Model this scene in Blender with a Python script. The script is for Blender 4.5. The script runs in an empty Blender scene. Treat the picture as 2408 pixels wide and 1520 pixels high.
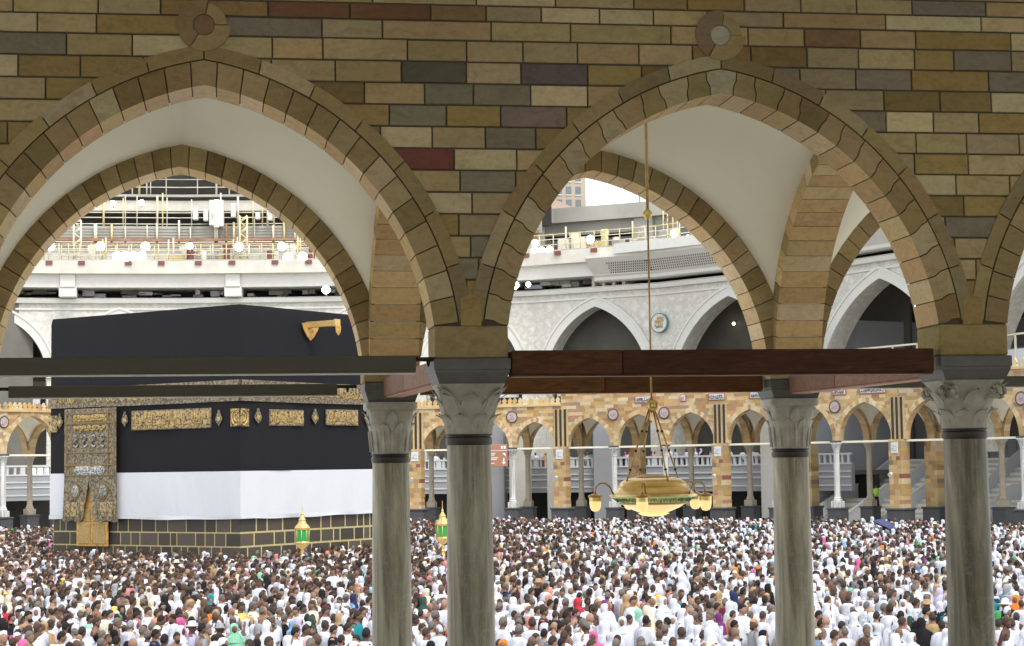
import bpy, bmesh, math, random
import numpy as np
from mathutils import Vector, Matrix
R_ = math.radians
rnd = random.Random(7)
scn = bpy.context.scene
COL = scn.collection

# ------------------------------------------------------------------ camera
FL, EYE = 4400., 5.4                      # focal length in units of a 2408 px wide frame, eye height
PITCH, ROLL = math.atan(340 / FL), .0145
cr, cu, cf = Vector((1, 0, 0)), Vector((0, -math.sin(PITCH), math.cos(PITCH))), Vector((0, math.cos(PITCH), math.sin(PITCH)))
CR = cr * math.cos(ROLL) - cu * math.sin(ROLL)
CU = cr * math.sin(ROLL) + cu * math.cos(ROLL)
cam = bpy.data.cameras.new('camera'); camo = bpy.data.objects.new('camera', cam); COL.objects.link(camo)
cam.sensor_width = 36; cam.lens = 36 * FL / 2408; cam.clip_end = 5000; cam.clip_start = .1
camo.matrix_world = Matrix(((CR.x, CU.x, -cf.x, 0), (CR.y, CU.y, -cf.y, 0), (CR.z, CU.z, -cf.z, EYE), (0, 0, 0, 1)))
scn.camera = camo

def at(x, y, Y):                          # point of the place seen at picture position x, y and Y metres ahead
    d = CR * ((x - 1204) / FL) + CU * ((760 - y) / FL) + cf
    return d * (Y / d.y) + Vector((0, 0, EYE))

def px(P):
    P = Vector(P) - Vector((0, 0, EYE)); d = P.dot(cf)
    return 1204 + FL * P.dot(CR) / d, 760 - FL * P.dot(CU) / d

# ------------------------------------------------------------------ materials
def new_mat(name):
    m = bpy.data.materials.new(name); m.use_nodes = True
    nt = m.node_tree; b = nt.nodes['Principled BSDF']
    return m, nt, b

def N(nt, t, **k):
    n = nt.nodes.new(t)
    for a, v in k.items():
        if a.startswith('i_'):
            key = a[2:]
            n.inputs[int(key) if key.isdigit() else key].default_value = v
        else: setattr(n, a, v)
    return n

def ramp(nt, stops):
    r = nt.nodes.new('ShaderNodeValToRGB'); e = r.color_ramp.elements
    while len(e) < len(stops): e.new(.5)
    for q, (p, c) in zip(e, stops):
        q.position = p; q.color = (*c, 1) if len(c) == 3 else c
    return r

def mixc(nt, mode, f, a, b):
    m = nt.nodes.new('ShaderNodeMix'); m.data_type = 'RGBA'; m.blend_type = mode; m.clamp_result = False
    for i, v in ((0, f), (6, a), (7, b)):
        if hasattr(v, 'is_linked') or hasattr(v, 'links'): nt.links.new(v, m.inputs[i])
        else: m.inputs[i].default_value = v if i == 0 else (*v, 1)
    return m.outputs[2]

def coords(nt, scale=(1, 1, 1)):
    tc = nt.nodes.new('ShaderNodeTexCoord'); mp = nt.nodes.new('ShaderNodeMapping'); mp.inputs['Scale'].default_value = scale
    nt.links.new(tc.outputs['Object'], mp.inputs[0]); return mp.outputs[0]

def noise(nt, co, scale, detail=4, rough=.6, dist=0):
    n = N(nt, 'ShaderNodeTexNoise', i_Scale=scale, i_Detail=detail, i_Roughness=rough, i_Distortion=dist)
    nt.links.new(co, n.inputs['Vector']); return n.outputs['Fac']

def bump(nt, b, h, strength=.3, dist=.01):
    bp = N(nt, 'ShaderNodeBump', i_Strength=strength, i_Distance=dist)
    nt.links.new(h, bp.inputs['Height']); nt.links.new(bp.outputs[0], b.inputs['Normal'])

def plain(name, col, rough=.6, metal=0, var=.12, vs=6., bmp=0, spec=.4, scale=(1, 1, 1)):
    m, nt, b = new_mat(name); co = coords(nt, scale)
    f = noise(nt, co, vs)
    r = ramp(nt, [(.25, tuple(c * (1 - var) for c in col)), (.75, tuple(min(1, c * (1 + var)) for c in col))])
    nt.links.new(f, r.inputs[0]); nt.links.new(r.outputs[0], b.inputs['Base Color'])
    b.inputs['Roughness'].default_value = rough; b.inputs['Metallic'].default_value = metal
    b.inputs['Specular IOR Level'].default_value = spec
    if bmp: bump(nt, b, f, bmp)
    return m

def stone_mat(name, rough=.85, amt=.5, fine=28., sc=1., bmp=.35):      # colour of each block comes from the mesh
    m, nt, b = new_mat(name)
    at_ = N(nt, 'ShaderNodeAttribute', attribute_name='col')
    base = coords(nt, (sc, sc, sc))
    vm = N(nt, 'ShaderNodeVectorMath', operation='MULTIPLY_ADD'); nt.links.new(at_.outputs['Color'], vm.inputs[0])
    vm.inputs[1].default_value = (37, 53, 71); nt.links.new(base, vm.inputs[2]); co = vm.outputs[0]     # every block gets its own figure
    grain = noise(nt, co, fine, 6, .7)
    r1 = ramp(nt, [(.3, (.74, .73, .70)), (.62, (1.06, 1.05, 1.03))]); nt.links.new(grain, r1.inputs[0])
    c1 = mixc(nt, 'MULTIPLY', amt, at_.outputs['Color'], r1.outputs[0])
    mp2 = nt.nodes.new('ShaderNodeMapping'); mp2.inputs['Scale'].default_value = (1, 1, 1.9); mp2.inputs['Rotation'].default_value = (0, .18, 0); nt.links.new(co, mp2.inputs[0])
    st = noise(nt, mp2.outputs[0], 5.5, 7, .68, 1.4)
    r2 = ramp(nt, [(.30, (.66, .60, .52)), (.5, (1, 1, 1)), (.72, (1.16, 1.14, 1.08))]); nt.links.new(st, r2.inputs[0])
    c2 = mixc(nt, 'MULTIPLY', amt * 1.2, c1, r2.outputs[0])
    sp = noise(nt, co, 9, 8, .75, .6)
    r3 = ramp(nt, [(.66, (1, 1, 1)), (.73, (.45, .36, .28))]); nt.links.new(sp, r3.inputs[0])
    c3 = mixc(nt, 'MULTIPLY', .7, c2, r3.outputs[0])
    lg = noise(nt, base, .55, 3, .5); r4 = ramp(nt, [(.35, (.88, .87, .85)), (.6, (1.05, 1.05, 1.05))]); nt.links.new(lg, r4.inputs[0])
    c3 = mixc(nt, 'MULTIPLY', 1., c3, r4.outputs[0])
    nt.links.new(c3, b.inputs['Base Color'])
    b.inputs['Roughness'].default_value = rough; b.inputs['Specular IOR Level'].default_value = .25
    if bmp: bump(nt, b, grain, bmp, .006)
    return m

def attr_mat(name, rough=.7, metal=0, var=.15, vs=9.):
    m, nt, b = new_mat(name)
    a = N(nt, 'ShaderNodeAttribute', attribute_name='col')
    f = noise(nt, coords(nt), vs)
    r = ramp(nt, [(.3, (1 - var,) * 3), (.7, (1 + var * .6,) * 3)]); nt.links.new(f, r.inputs[0])
    nt.links.new(mixc(nt, 'MULTIPLY', 1., a.outputs['Color'], r.outputs[0]), b.inputs['Base Color'])
    b.inputs['Roughness'].default_value = rough; b.inputs['Metallic'].default_value = metal
    b.inputs['Specular IOR Level'].default_value = .3
    return m

def obj_mat(name, rough=.8, var=.18, vs=14., folds=False):              # colour set on each object
    m, nt, b = new_mat(name)
    oi = N(nt, 'ShaderNodeObjectInfo')
    f = noise(nt, coords(nt, (1, 1, .35) if folds else (1, 1, 1)), vs)
    r = ramp(nt, [(.3, (1 - var,) * 3), (.7, (1 + var * .5,) * 3)]); nt.links.new(f, r.inputs[0])
    nt.links.new(mixc(nt, 'MULTIPLY', 1., oi.outputs['Color'], r.outputs[0]), b.inputs['Base Color'])
    b.inputs['Roughness'].default_value = rough; b.inputs['Specular IOR Level'].default_value = .2
    if folds: bump(nt, b, f, .5, .02)
    return m

def marble_mat(name, c0, c1, c2, rough=.38, streak=1., vein=(.62, .6, .52)):
    m, nt, b = new_mat(name)
    co = coords(nt, (2.2 * streak, 2.2 * streak, .28 * streak))
    f = noise(nt, co, 1.6, 7, .62, 1.6)
    r = ramp(nt, [(.3, c0), (.5, c1), (.68, c2)]); nt.links.new(f, r.inputs[0])
    co2 = coords(nt, (6 * streak, 6 * streak, .3 * streak)); g = noise(nt, co2, 2., 6, .7, .8)
    r2 = ramp(nt, [(.34, (.40, .37, .30)), (.52, (1, 1, 1)), (.72, (1.3, 1.3, 1.27))]); nt.links.new(g, r2.inputs[0])
    c = mixc(nt, 'MULTIPLY', .85, r.outputs[0], r2.outputs[0])
    co3 = coords(nt, (.8, .8, .55)); v = noise(nt, co3, 1.7, 8, .55, 2.5)       # thin pale cracks
    r3 = ramp(nt, [(.493, (0, 0, 0)), (.5, (1, 1, 1)), (.507, (0, 0, 0))]); nt.links.new(v, r3.inputs[0])
    c = mixc(nt, 'MIX', .0, c, vein) if False else c
    mx = nt.nodes.new('ShaderNodeMath'); mx.operation = 'MULTIPLY'; mx.inputs[1].default_value = .15
    nt.links.new(r3.outputs[0], mx.inputs[0])
    c = mixc(nt, 'MIX', mx.outputs[0], c, vein)
    nt.links.new(c, b.inputs['Base Color']); b.inputs['Roughness'].default_value = rough
    b.inputs['Specular IOR Level'].default_value = .35
    return m

def glow(name, col, s):
    m, nt, b = new_mat(name); b.inputs['Base Color'].default_value = (*col, 1)
    b.inputs['Emission Color'].default_value = (*col, 1); b.inputs['Emission Strength'].default_value = s
    return m

M = {}
M['stone'] = stone_mat('wall_stone')
M['farstone'] = stone_mat('court_stone', amt=.35, fine=3., sc=.25, bmp=0)
M['joint'] = plain('joint_mortar', (.12, .103, .072), .95)
M['plaster'] = plain('vault_plaster', (.86, .83, .69), .9, var=.05, vs=.9, bmp=.15)
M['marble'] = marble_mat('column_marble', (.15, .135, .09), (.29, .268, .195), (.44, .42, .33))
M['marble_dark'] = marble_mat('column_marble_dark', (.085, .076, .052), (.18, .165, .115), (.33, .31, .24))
M['capital'] = plain('capital_marble', (.36, .345, .29), .65, var=.28, vs=7, bmp=.4)
M['abacus'] = plain('abacus_marble', (.105, .105, .098), .5, var=.25, vs=9)
M['ring'] = plain('dark_bronze', (.030, .027, .02), .4, .3)
M['steel'] = plain('olive_grey_paint', (.07, .064, .047), .55, var=.12, vs=3, scale=(1, 1, 6))
M['black'] = plain('black_iron', (.012, .012, .012), .5)
M['cream'] = plain('cream_paint', (.78, .74, .58), .5, var=.05)
M['white'] = plain('white_marble', (.64, .63, .585), .5, var=.05, vs=2)
M['whitewash'] = plain('stained_white', (.60, .575, .50), .8, var=.13, vs=.8)
M['greywall'] = plain('grey_marble_wall', (.34, .35, .37), .5, var=.06, vs=.5)
M['rail'] = plain('balustrade_marble', (.62, .64, .66), .5, var=.05)
M['concrete'] = plain('raw_concrete', (.38, .37, .33), .9, var=.14, vs=.35)
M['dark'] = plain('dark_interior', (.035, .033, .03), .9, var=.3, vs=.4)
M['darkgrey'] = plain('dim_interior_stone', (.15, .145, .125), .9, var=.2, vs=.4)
M['bluegrey'] = plain('plinth_stone', (.075, .075, .08), .55, var=.2, vs=2)
M['yellow'] = plain('yellow_pipe', (.68, .57, .28), .6)
M['palepipe'] = plain('pale_pipe', (.66, .62, .50), .6)
M['rust'] = plain('rust_beam', (.33, .18, .10), .8, var=.35, vs=1.2)
M['redbox'] = plain('oxide_box', (.20, .07, .06), .7)
M['farwhite'] = marble_mat('white_column', (.52, .52, .52), (.64, .64, .62), (.72, .72, .70), streak=.8)
M['fartan'] = plain('tan_column', (.42, .37, .28), .5, var=.15, vs=1.5)
M['gold'] = plain('gold', (.95, .68, .27), .34, .8, var=.10, vs=20)
M['braidgold'] = plain('braid_gold', (.17, .115, .045), .6, .1, var=.3, vs=10)
M['thread'] = plain('gold_cord', (.36, .25, .095), .6, .12, var=.3, vs=10)
M['goldpaint'] = plain('gold_leaf', (.62, .42, .16), .45, .35, var=.25, vs=12)
M['golddark'] = plain('aged_brass', (.52, .34, .12), .4, .8, var=.2, vs=15)
M['glass'] = None
M['court'] = plain('court_marble', (.68, .665, .62), .4, var=.05, vs=.3)
M['slab'] = plain('hall_slab', (.30, .28, .23), .7)
M['skin'] = obj_mat('skin', .6, .10, 20)
M['cloth'] = obj_mat('cloth', .9, .28, 8, True)
M['hair'] = obj_mat('hair', .75, .3, 40)
M['crowd'] = attr_mat('crowd_clothes', .85, 0, .26, 7)
M['attr'] = attr_mat('coloured_parts', .6)
M['orange'] = plain('brown_board', (.42, .20, .12), .7)
M['signwhite'] = plain('sign_white', (.8, .8, .78), .6)
M['lamp'] = glow('lamp_light', (1, .97, .9), 14)
M['bulb'] = glow('bulb_light', (1, .93, .75), 5)

def wood_mat(name, a, b_, c):
    m, nt, b = new_mat(name)
    co = coords(nt, (.7, 9, 9)); f = noise(nt, co, 2.4, 6, .6, 1.4)
    r = ramp(nt, [(.3, a), (.55, b_), (.75, c)]); nt.links.new(f, r.inputs[0])
    at_ = N(nt, 'ShaderNodeAttribute', attribute_name='col')
    nt.links.new(mixc(nt, 'MULTIPLY', 1., r.outputs[0], at_.outputs['Color']), b.inputs['Base Color'])
    b.inputs['Roughness'].default_value = .6; b.inputs['Specular IOR Level'].default_value = .2; bump(nt, b, f, .15, .004)
    return m
M['wood'] = wood_mat('red_brown_wood', (.048, .018, .008), (.092, .034, .014), (.14, .055, .024))
M['wood2'] = wood_mat('mid_brown_wood', (.085, .036, .012), (.15, .065, .021), (.20, .09, .032))
M['woodlit'] = wood_mat('lit_red_wood', (.20, .105, .07), (.29, .155, .10), (.36, .20, .13))  # same wood, with the court light on the cross beams put into its colour

def cloth_mat(name, col, rough=.75):
    m, nt, b = new_mat(name); co = coords(nt)
    f = noise(nt, coords(nt, (1, 1, .25)), 1.3, 3); g = noise(nt, co, 60, 2)
    r = ramp(nt, [(.3, tuple(c * .88 for c in col)), (.7, tuple(min(1, c * 1.08) for c in col))]); nt.links.new(g, r.inputs[0])
    nt.links.new(r.outputs[0], b.inputs['Base Color']); b.inputs['Roughness'].default_value = rough
    b.inputs['Specular IOR Level'].default_value = .15
    bump(nt, b, f, .25, .15); return m
M['kiswa'] = cloth_mat('black_silk', (.0125, .0125, .0145))
M['hem'] = cloth_mat('white_cotton', (.585, .60, .63))

def embroidery(name, gold, ground, scale, thr=.5, metal=.35, bs=.5):
    m, nt, b = new_mat(name); co = coords(nt)
    f = noise(nt, co, scale, 3, .55, 2.2)
    v = N(nt, 'ShaderNodeTexVoronoi', i_Scale=scale * .8, feature='DISTANCE_TO_EDGE'); nt.links.new(co, v.inputs['Vector'])
    ad = N(nt, 'ShaderNodeMath', operation='MULTIPLY_ADD'); nt.links.new(v.outputs[0], ad.inputs[0]); ad.inputs[1].default_value = .7; nt.links.new(f, ad.inputs[2])
    r = ramp(nt, [(thr - .04, ground), (thr + .05, gold), (.86, tuple(min(1, c * 1.25) for c in gold))]); nt.links.new(ad.outputs[0], r.inputs[0])
    nt.links.new(r.outputs[0], b.inputs['Base Color']); b.inputs['Roughness'].default_value = .5
    b.inputs['Metallic'].default_value = metal; bump(nt, b, ad.outputs[0], bs, .03)
    return m
M['embroid'] = embroidery('gold_thread', (.33, .235, .095), (.045, .036, .022), 4.5, .52, .12)
M['embroid2'] = embroidery('grey_gold_thread', (.20, .158, .092), (.055, .046, .032), 5.5, .55, .1)
M['silverthread'] = embroidery('silver_thread', (.30, .30, .28), (.05, .05, .05), 6, .5, .15)
M['doorgold'] = embroidery('chased_gold', (.52, .30, .08), (.36, .19, .045), 3., .5, .35)
M['arabesque'] = embroidery('carved_white_marble', (.545, .53, .475), (.51, .495, .44), 1.6, .5, 0, .25)

def glass_mat(name, col, rough=.2, em=0, tr=.3):
    m, nt, b = new_mat(name); b.inputs['Base Color'].default_value = (*col, 1); b.inputs['Roughness'].default_value = rough
    b.inputs['Transmission Weight'].default_value = tr
    if em:
        b.inputs['Emission Color'].default_value = (*col, 1); b.inputs['Emission Strength'].default_value = em
    return m
M['greenglass'] = glass_mat('green_glass', (.03, .34, .08), .2, .10)
M['frostglass'] = glass_mat('frosted_glass', (.86, .66, .31), .35, .26)
M['scriptgreen'] = plain('green_enamel', (.10, .27, .10), .4)
M['greenband'] = glass_mat('green_band_glass', (.40, .52, .24), .3, .10)
M['window'] = plain('window_glass', (.10, .12, .13), .1, 0, .2, 2, spec=.8)

# ------------------------------------------------------------------ mesh builder
class MB:
    def __init__(s, T=None): s.v = []; s.f = []; s.c = []; s.m = []; s.T = T; s.col = (1, 1, 1); s.mi = 0
    def vert(s, p):
        s.v.append(tuple(s.T(Vector(p))) if s.T else tuple(p)); return len(s.v) - 1
    def face(s, idx, col=None): s.f.append(tuple(idx)); s.c.append(col or s.col); s.m.append(s.mi)
    def poly(s, pts, col=None): s.face([s.vert(p) for p in pts], col)
    def hexa(s, p, col=None):                        # eight corners: bottom ring 0-3, top ring 4-7
        i = [s.vert(q) for q in p]
        for a in ((3, 2, 1, 0), (4, 5, 6, 7), (0, 1, 5, 4), (1, 2, 6, 5), (2, 3, 7, 6), (3, 0, 4, 7)):
            s.face([i[k] for k in a], col)
    def box(s, x0, x1, y0, y1, z0, z1, col=None):
        s.hexa([(x0, y0, z0), (x1, y0, z0), (x1, y1, z0), (x0, y1, z0), (x0, y0, z1), (x1, y0, z1), (x1, y1, z1), (x0, y1, z1)], col)
    def bevbox(s, x0, x1, y0, y1, z0, z1, b=.01, col=None):   # box with chamfered upright and level edges
        X, Y, Z = (x0, x1), (y0, y1), (z0, z1); r = []
        def ring(z, i): return [(x0 + i, y0 + b, z), (x0 + b, y0 + i, z), (x1 - b, y0 + i, z), (x1 - i, y0 + b, z), (x1 - i, y1 - b, z), (x1 - b, y1 - i, z), (x0 + b, y1 - i, z), (x0 + i, y1 - b, z)]
        for z, i in ((z0, b), (z0 + b, 0), (z1 - b, 0), (z1, b)):
            r.append([s.vert(p) for p in ring(z, i)])
        for a, q in zip(r, r[1:]):
            for k in range(8): s.face((a[k], a[(k + 1) % 8], q[(k + 1) % 8], q[k]), col)
        s.face(r[0][::-1], col); s.face(r[-1], col)
    def rings(s, rs, col=None, close=True, cap0=True, cap1=True):
        ids = [[s.vert(p) for p in r] for r in rs]; n = len(ids[0])
        for a, b in zip(ids, ids[1:]):
            for k in range(n if close else n - 1):
                j = (k + 1) % n; s.face((a[k], a[j], b[j], b[k]), col)
        if cap0: s.face(ids[0][::-1], col)
        if cap1: s.face(ids[-1], col)
        return ids
    def lathe(s, prof, c=(0, 0, 0), n=24, col=None, cap=True):
        s.rings([[(c[0] + r * math.cos(2 * math.pi * k / n), c[1] + r * math.sin(2 * math.pi * k / n), c[2] + z) for k in range(n)] for r, z in prof], col, True, cap, cap)
    def tube(s, path, r, n=8, col=None):
        P = [Vector(p) for p in path]; rs = []
        for i, p in enumerate(P):
            d = (P[min(i + 1, len(P) - 1)] - P[max(i - 1, 0)]).normalized()
            a = d.orthogonal().normalized() if abs(d.z) > .9 else d.cross(Vector((0, 0, 1))).normalized()
            b = d.cross(a); q = r[i] if hasattr(r, '__len__') else r
            rs.append([p + (a * math.cos(2 * math.pi * k / n) + b * math.sin(2 * math.pi * k / n)) * q for k in range(n)])
        s.rings(rs, col)
    def ball(s, c, r, n=14, m=9, sc=(1, 1, 1), col=None):
        s.rings([[(c[0] + r * sc[0] * math.sin(math.pi * j / m) * math.cos(2 * math.pi * k / n), c[1] + r * sc[1] * math.sin(math.pi * j / m) * math.sin(2 * math.pi * k / n), c[2] - r * sc[2] * math.cos(math.pi * j / m)) for k in range(n)] for j in [.12] + list(range(1, m)) + [m - .12]], col)
    def extrude(s, pts, d, col=None):                # flat outline pushed along vector d
        a = [s.vert(p) for p in pts]; b = [s.vert(Vector(p) + Vector(d)) for p in pts]; n = len(a)
        s.face(a[::-1], col); s.face(b, col)
        for k in range(n): s.face((a[k], a[(k + 1) % n], b[(k + 1) % n], b[k]), col)
    def mesh(s, name, mats, smooth=False, origin=None):
        me = bpy.data.meshes.new(name)
        v = s.v if origin is None else [(a - origin[0], b - origin[1], c - origin[2]) for a, b, c in s.v]
        me.from_pydata(v, [], s.f)
        at_ = me.attributes.new('col', 'FLOAT_COLOR', 'FACE')
        at_.data.foreach_set('color', np.array([(*c, 1) for c in s.c], dtype=np.float32).ravel())
        for m in (mats if isinstance(mats, (list, tuple)) else [mats]): me.materials.append(M[m] if isinstance(m, str) else m)
        if any(s.m): me.polygons.foreach_set('material_index', s.m)
        bm = bmesh.new(); bm.from_mesh(me); bmesh.ops.recalc_face_normals(bm, faces=bm.faces); bm.to_mesh(me); bm.free()
        if smooth: me.shade_smooth()
        me.update(); return me
    def build(s, name, mats, parent=None, smooth=False, angle=None):
        o = parent and parent.get('_o'); org = Vector(o) if o else None
        me = s.mesh(name, mats, smooth, org)
        if angle: me.set_sharp_from_angle(angle=R_(angle))
        ob = bpy.data.objects.new(name, me); COL.objects.link(ob)
        if parent is not None: ob.parent = parent
        if org is not None: ob['_o'] = tuple(org); ob['_sub'] = 1
        return ob

def tag(o, label=None, cat=None, group=None, kind=None):
    if label: o['label'] = label
    if cat: o['category'] = cat
    if group: o['group'] = group
    if kind: o['kind'] = kind
    return o

def thing(name, label, cat, loc=(0, 0, 0), rot=0, group=None, world=True):
    o = bpy.data.objects.new(name, None); COL.objects.link(o); o.empty_display_size = .2
    o.location = loc; o.rotation_euler.z = rot
    if world: o['_o'] = tuple(loc)                   # parts are modelled in place and shifted to this base
    return tag(o, label, cat, group)

def copy_tree(o, parent=None):
    c = o.copy(); COL.objects.link(c)
    if parent is not None: c.parent = parent
    for ch in [q for q in o.children]: copy_tree(ch, c)
    return c

def frame(o, ang):                                   # local x along, y away, z up
    c, s = math.cos(ang), math.sin(ang); o = Vector(o)
    return lambda p: Vector((o.x + c * p[0] - s * p[1], o.y + s * p[0] + c * p[1], o.z + p[2]))

# ------------------------------------------------------------------ near arcade: geometry
TH = R_(8.5); S = 4.0
ux, uy = math.cos(TH), math.sin(TH)
P1 = at(1100, 848, 14.41); Q1 = at(917, 904, 18.15)
SPR = P1.z                                            # springing level of the arches
DEP = (Q1.x - P1.x) * -uy + (Q1.y - P1.y) * ux        # distance between the two rows
SHF = (Q1.x - P1.x) * ux + (Q1.y - P1.y) * uy         # sideways shift of the second row
TN = frame((P1.x, P1.y, SPR), TH); TQ = frame((Q1.x, Q1.y, SPR), TH)
FLOOR_Z = .9

class Arch:
    def __init__(s, a, rise): s.a = a; s.h = rise; s.c = (rise * rise - a * a) / (2 * a); s.R = a + s.c
    def pt(s, u, r):
        ph = (1 - abs(u)) * math.acos(min(1, s.c / r)); x = -s.c + r * math.cos(ph)
        return (x if u >= 0 else -x), r * math.sin(ph)
    def z(s, x, r):
        q = abs(x) + s.c
        return math.sqrt(r * r - q * q) if q < r else None
    def len(s): return s.R * math.acos(s.c / s.R)

BRICKS = [((.43, .335, .175), 28), ((.33, .24, .10), 20), ((.56, .47, .29), 22), ((.25, .222, .165), 16), ((.46, .365, .20), 16),
          ((.26, .185, .08), 9), ((.38, .315, .19), 12), ((.30, .19, .10), 3), ((.26, .205, .17), 2)]
def pick(pal, r=rnd, v=.1):
    t = r.random() * sum(w for _, w in pal)
    for c, w in pal:
        t -= w
        if t <= 0: break
    k = 1 + r.uniform(-v, v)
    return tuple(x * k * (1 + r.uniform(-.04, .04)) for x in c)
VOUS = [((.315, .235, .115), 40), ((.39, .30, .16), 30), ((.25, .18, .085), 16), ((.45, .37, .23), 10)]
SOFF = [((.64, .47, .25), 30), ((.58, .41, .20), 30), ((.68, .54, .34), 20), ((.54, .36, .19), 12)]  # soffit stones: warm glow from the court painted into their colour

def ring_blocks(mb, A, cx, r0, r1, n, y0, y1, zmin=.25, gap=.009, key=True, jog=0, xlim=None, pal=VOUS, jit=.004, keycol=None, soff=True, tz=0):
    """stones of a pointed arch, n on each side of the crown"""
    L = A.len(); umax = 1 - math.asin(min(1, zmin / r0)) / math.acos(A.c / r0)
    hk = (umax / (n + .5)) / 2 if key else 0
    ed = [-hk + 0] if key else [0]
    us = ([-hk, hk] if key else [0])
    step = (umax - hk) / n
    right = [hk + step * k for k in range(n + 1)]
    blocks = [(right[k], right[k + 1]) for k in range(n)] + [(-right[k + 1], -right[k]) for k in range(n)]
    if key: blocks.append((-hk, hk))
    g = gap / L / 2
    for bi, (u0, u1) in enumerate(blocks):
        iskey = key and bi == len(blocks) - 1
        ks = 0 if iskey else (bi % n) + 1
        sgn = 1 if ks % 2 == 0 else -1
        fr = [0, .36, .64, 1] if jog else [0, 1]
        of = [0, 0, jog / L, jog / L] if jog else [0, 0]
        js = lambda j: (1 if j % 2 == 0 else -1) if j < 6 else -1
        rt = u0 + u1 > 1e-9
        if iskey: s1, s0 = js(0), -js(0)
        elif rt: s1, s0 = js(ks), js(ks - 1)
        else: s1, s0 = -js(ks - 1), -js(ks)
        v0, v1 = u0 + g, u1 - g
        inn = [v0 + (v1 - v0) * k / 4 for k in range(5)]
        if v0 < 0 < v1: inn = sorted(inn + [0]) if 0 not in inn else inn
        def P(u, r):
            u = max(-1, min(1, u)); x, z = A.pt(u, r)
            if xlim is not None: x = max(-xlim, min(xlim, x))
            return (cx + x, z + tz)
        out = []
        out += [P(u, r0) for u in inn]
        if not jog: s1 = s0 = 0
        oe = of[-1]; ou = [v0 + s0 * oe + (v1 + s1 * oe - v0 - s0 * oe) * k / 4 for k in range(5)]
        if ou[0] < -1e-6 and ou[-1] > 1e-6 and not any(abs(q_) < 1e-6 for q_ in ou): ou = sorted(ou + [0])
        out += [P(v1 + s1 * o, r0 + (r1 - r0) * f) for f, o in zip(fr[1:-1], of[1:-1])]
        out += [P(u, r1) for u in ou[::-1]]
        out += [P(v0 + s0 * o, r0 + (r1 - r0) * f) for f, o in list(zip(fr, of))[1:-1][::-1]]
        # drop stones squeezed to nothing where two arches meet
        area = abs(sum(out[i][0] * out[(i + 1) % len(out)][1] - out[(i + 1) % len(out)][0] * out[i][1] for i in range(len(out)))) / 2
        if area < .002: continue
        yy = y0 - rnd.uniform(0, jit); col = (keycol if iskey and keycol else pick(pal))
        a = [mb.vert((x, yy, z)) for x, z in out]; b = [mb.vert((x, y1, z)) for x, z in out]; m = len(out)
        mb.face(a[::-1], col); mb.face(b, col)
        sc = tuple(.8 * p + .2 * q for p, q in zip(pick(SOFF), col)) if soff else col  # underside faces take the painted-in court glow
        for k in range(m):
            j = (k + 1) % m; mb.face((a[k], a[j], b[j], b[k]), sc if k < len(inn) - 1 else col)

def core(mb, A, bays, r, ztop, y0, y1, x0, x1, half, tz=0, zb=0.0, step=.05):
    """masonry over the arches, as upright strips"""
    xs = []; n = int((x1 - x0) / step)
    for i in range(n + 1): xs.append(x0 + (x1 - x0) * i / n)
    def low(x):
        for c in bays:
            if abs(x - c) < S / 2 + 1e-6:
                z = A.z(x - c, r); return max(zb, z or zb)
        return zb
    f0 = []; f1 = []; b0 = []; b1 = []
    for x in xs:
        z = low(x) + tz
        f0.append(mb.vert((x, y0, z))); f1.append(mb.vert((x, y0, ztop))); b0.append(mb.vert((x, y1, z))); b1.append(mb.vert((x, y1, ztop)))
    for i in range(len(xs) - 1):
        mb.face((f0[i], f0[i + 1], f1[i + 1], f1[i])); mb.face((b0[i + 1], b0[i], b1[i], b1[i + 1]))
        mb.face((f1[i], f1[i + 1], b1[i + 1], b1[i])); mb.face((f0[i + 1], f0[i], b0[i], b0[i + 1]))
    mb.face((f0[0], f1[0], b1[0], b0[0])); mb.face((f0[-1], b0[-1], b1[-1], f1[-1]))

HALF = .27
AN = Arch(S / 2 - HALF, 2.07)
RI, RM, RO = AN.R, AN.R + .185, AN.R + .305
BAYS = [-6., -2., 2., 6.]; X0, X1 = -8., 8.; ZTOP = 3.55
wall = thing('arcade_wall', 'brown and tan coursed sandstone wall above the two big pointed arches', 'wall', tuple(TN((0, 0, 0))))
mb = MB(TN); core(mb, AN, BAYS, RI + .012, ZTOP, -.212, .20, X0, X1, HALF, zb=.0)
mb.build('masonry_core', 'joint', wall)
mb = MB(TN)                                            # the facing stones, each laid on its own
rows = []; z = .10
while z < ZTOP - .02:
    h = .168 if z < 2.32 else (.15 if z < 2.6 else .125)
    rows.append((z, min(z + h, ZTOP))); z += h
g = .0062
special = [((1010, 395), (.20, .075, .062)), ((1267, 150), (.155, .12, .125)), ((1140, 150), (.46, .37, .24)), ((870, 45), (.20, .105, .06)), ((1080, 190), (.14, .125, .095)), ((1590, 195), (.22, .14, .06)), ((820, 22), (.19, .10, .055))]
spw = []
for (a, b_), c in special:
    P = at(a, b_, 14.5); dx, dy = P.x - P1.x, P.y - P1.y
    k = (TN((0, -.23, 0)) - Vector((0, 0, EYE))); n_ = Vector((-uy, ux, 0)); ray = P - Vector((0, 0, EYE))
    t = k.dot(n_) / ray.dot(n_); W = Vector((0, 0, EYE)) + ray * t
    spw.append(((W.x - P1.x) * ux + (W.y - P1.y) * uy, W.z - SPR, c))
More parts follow.
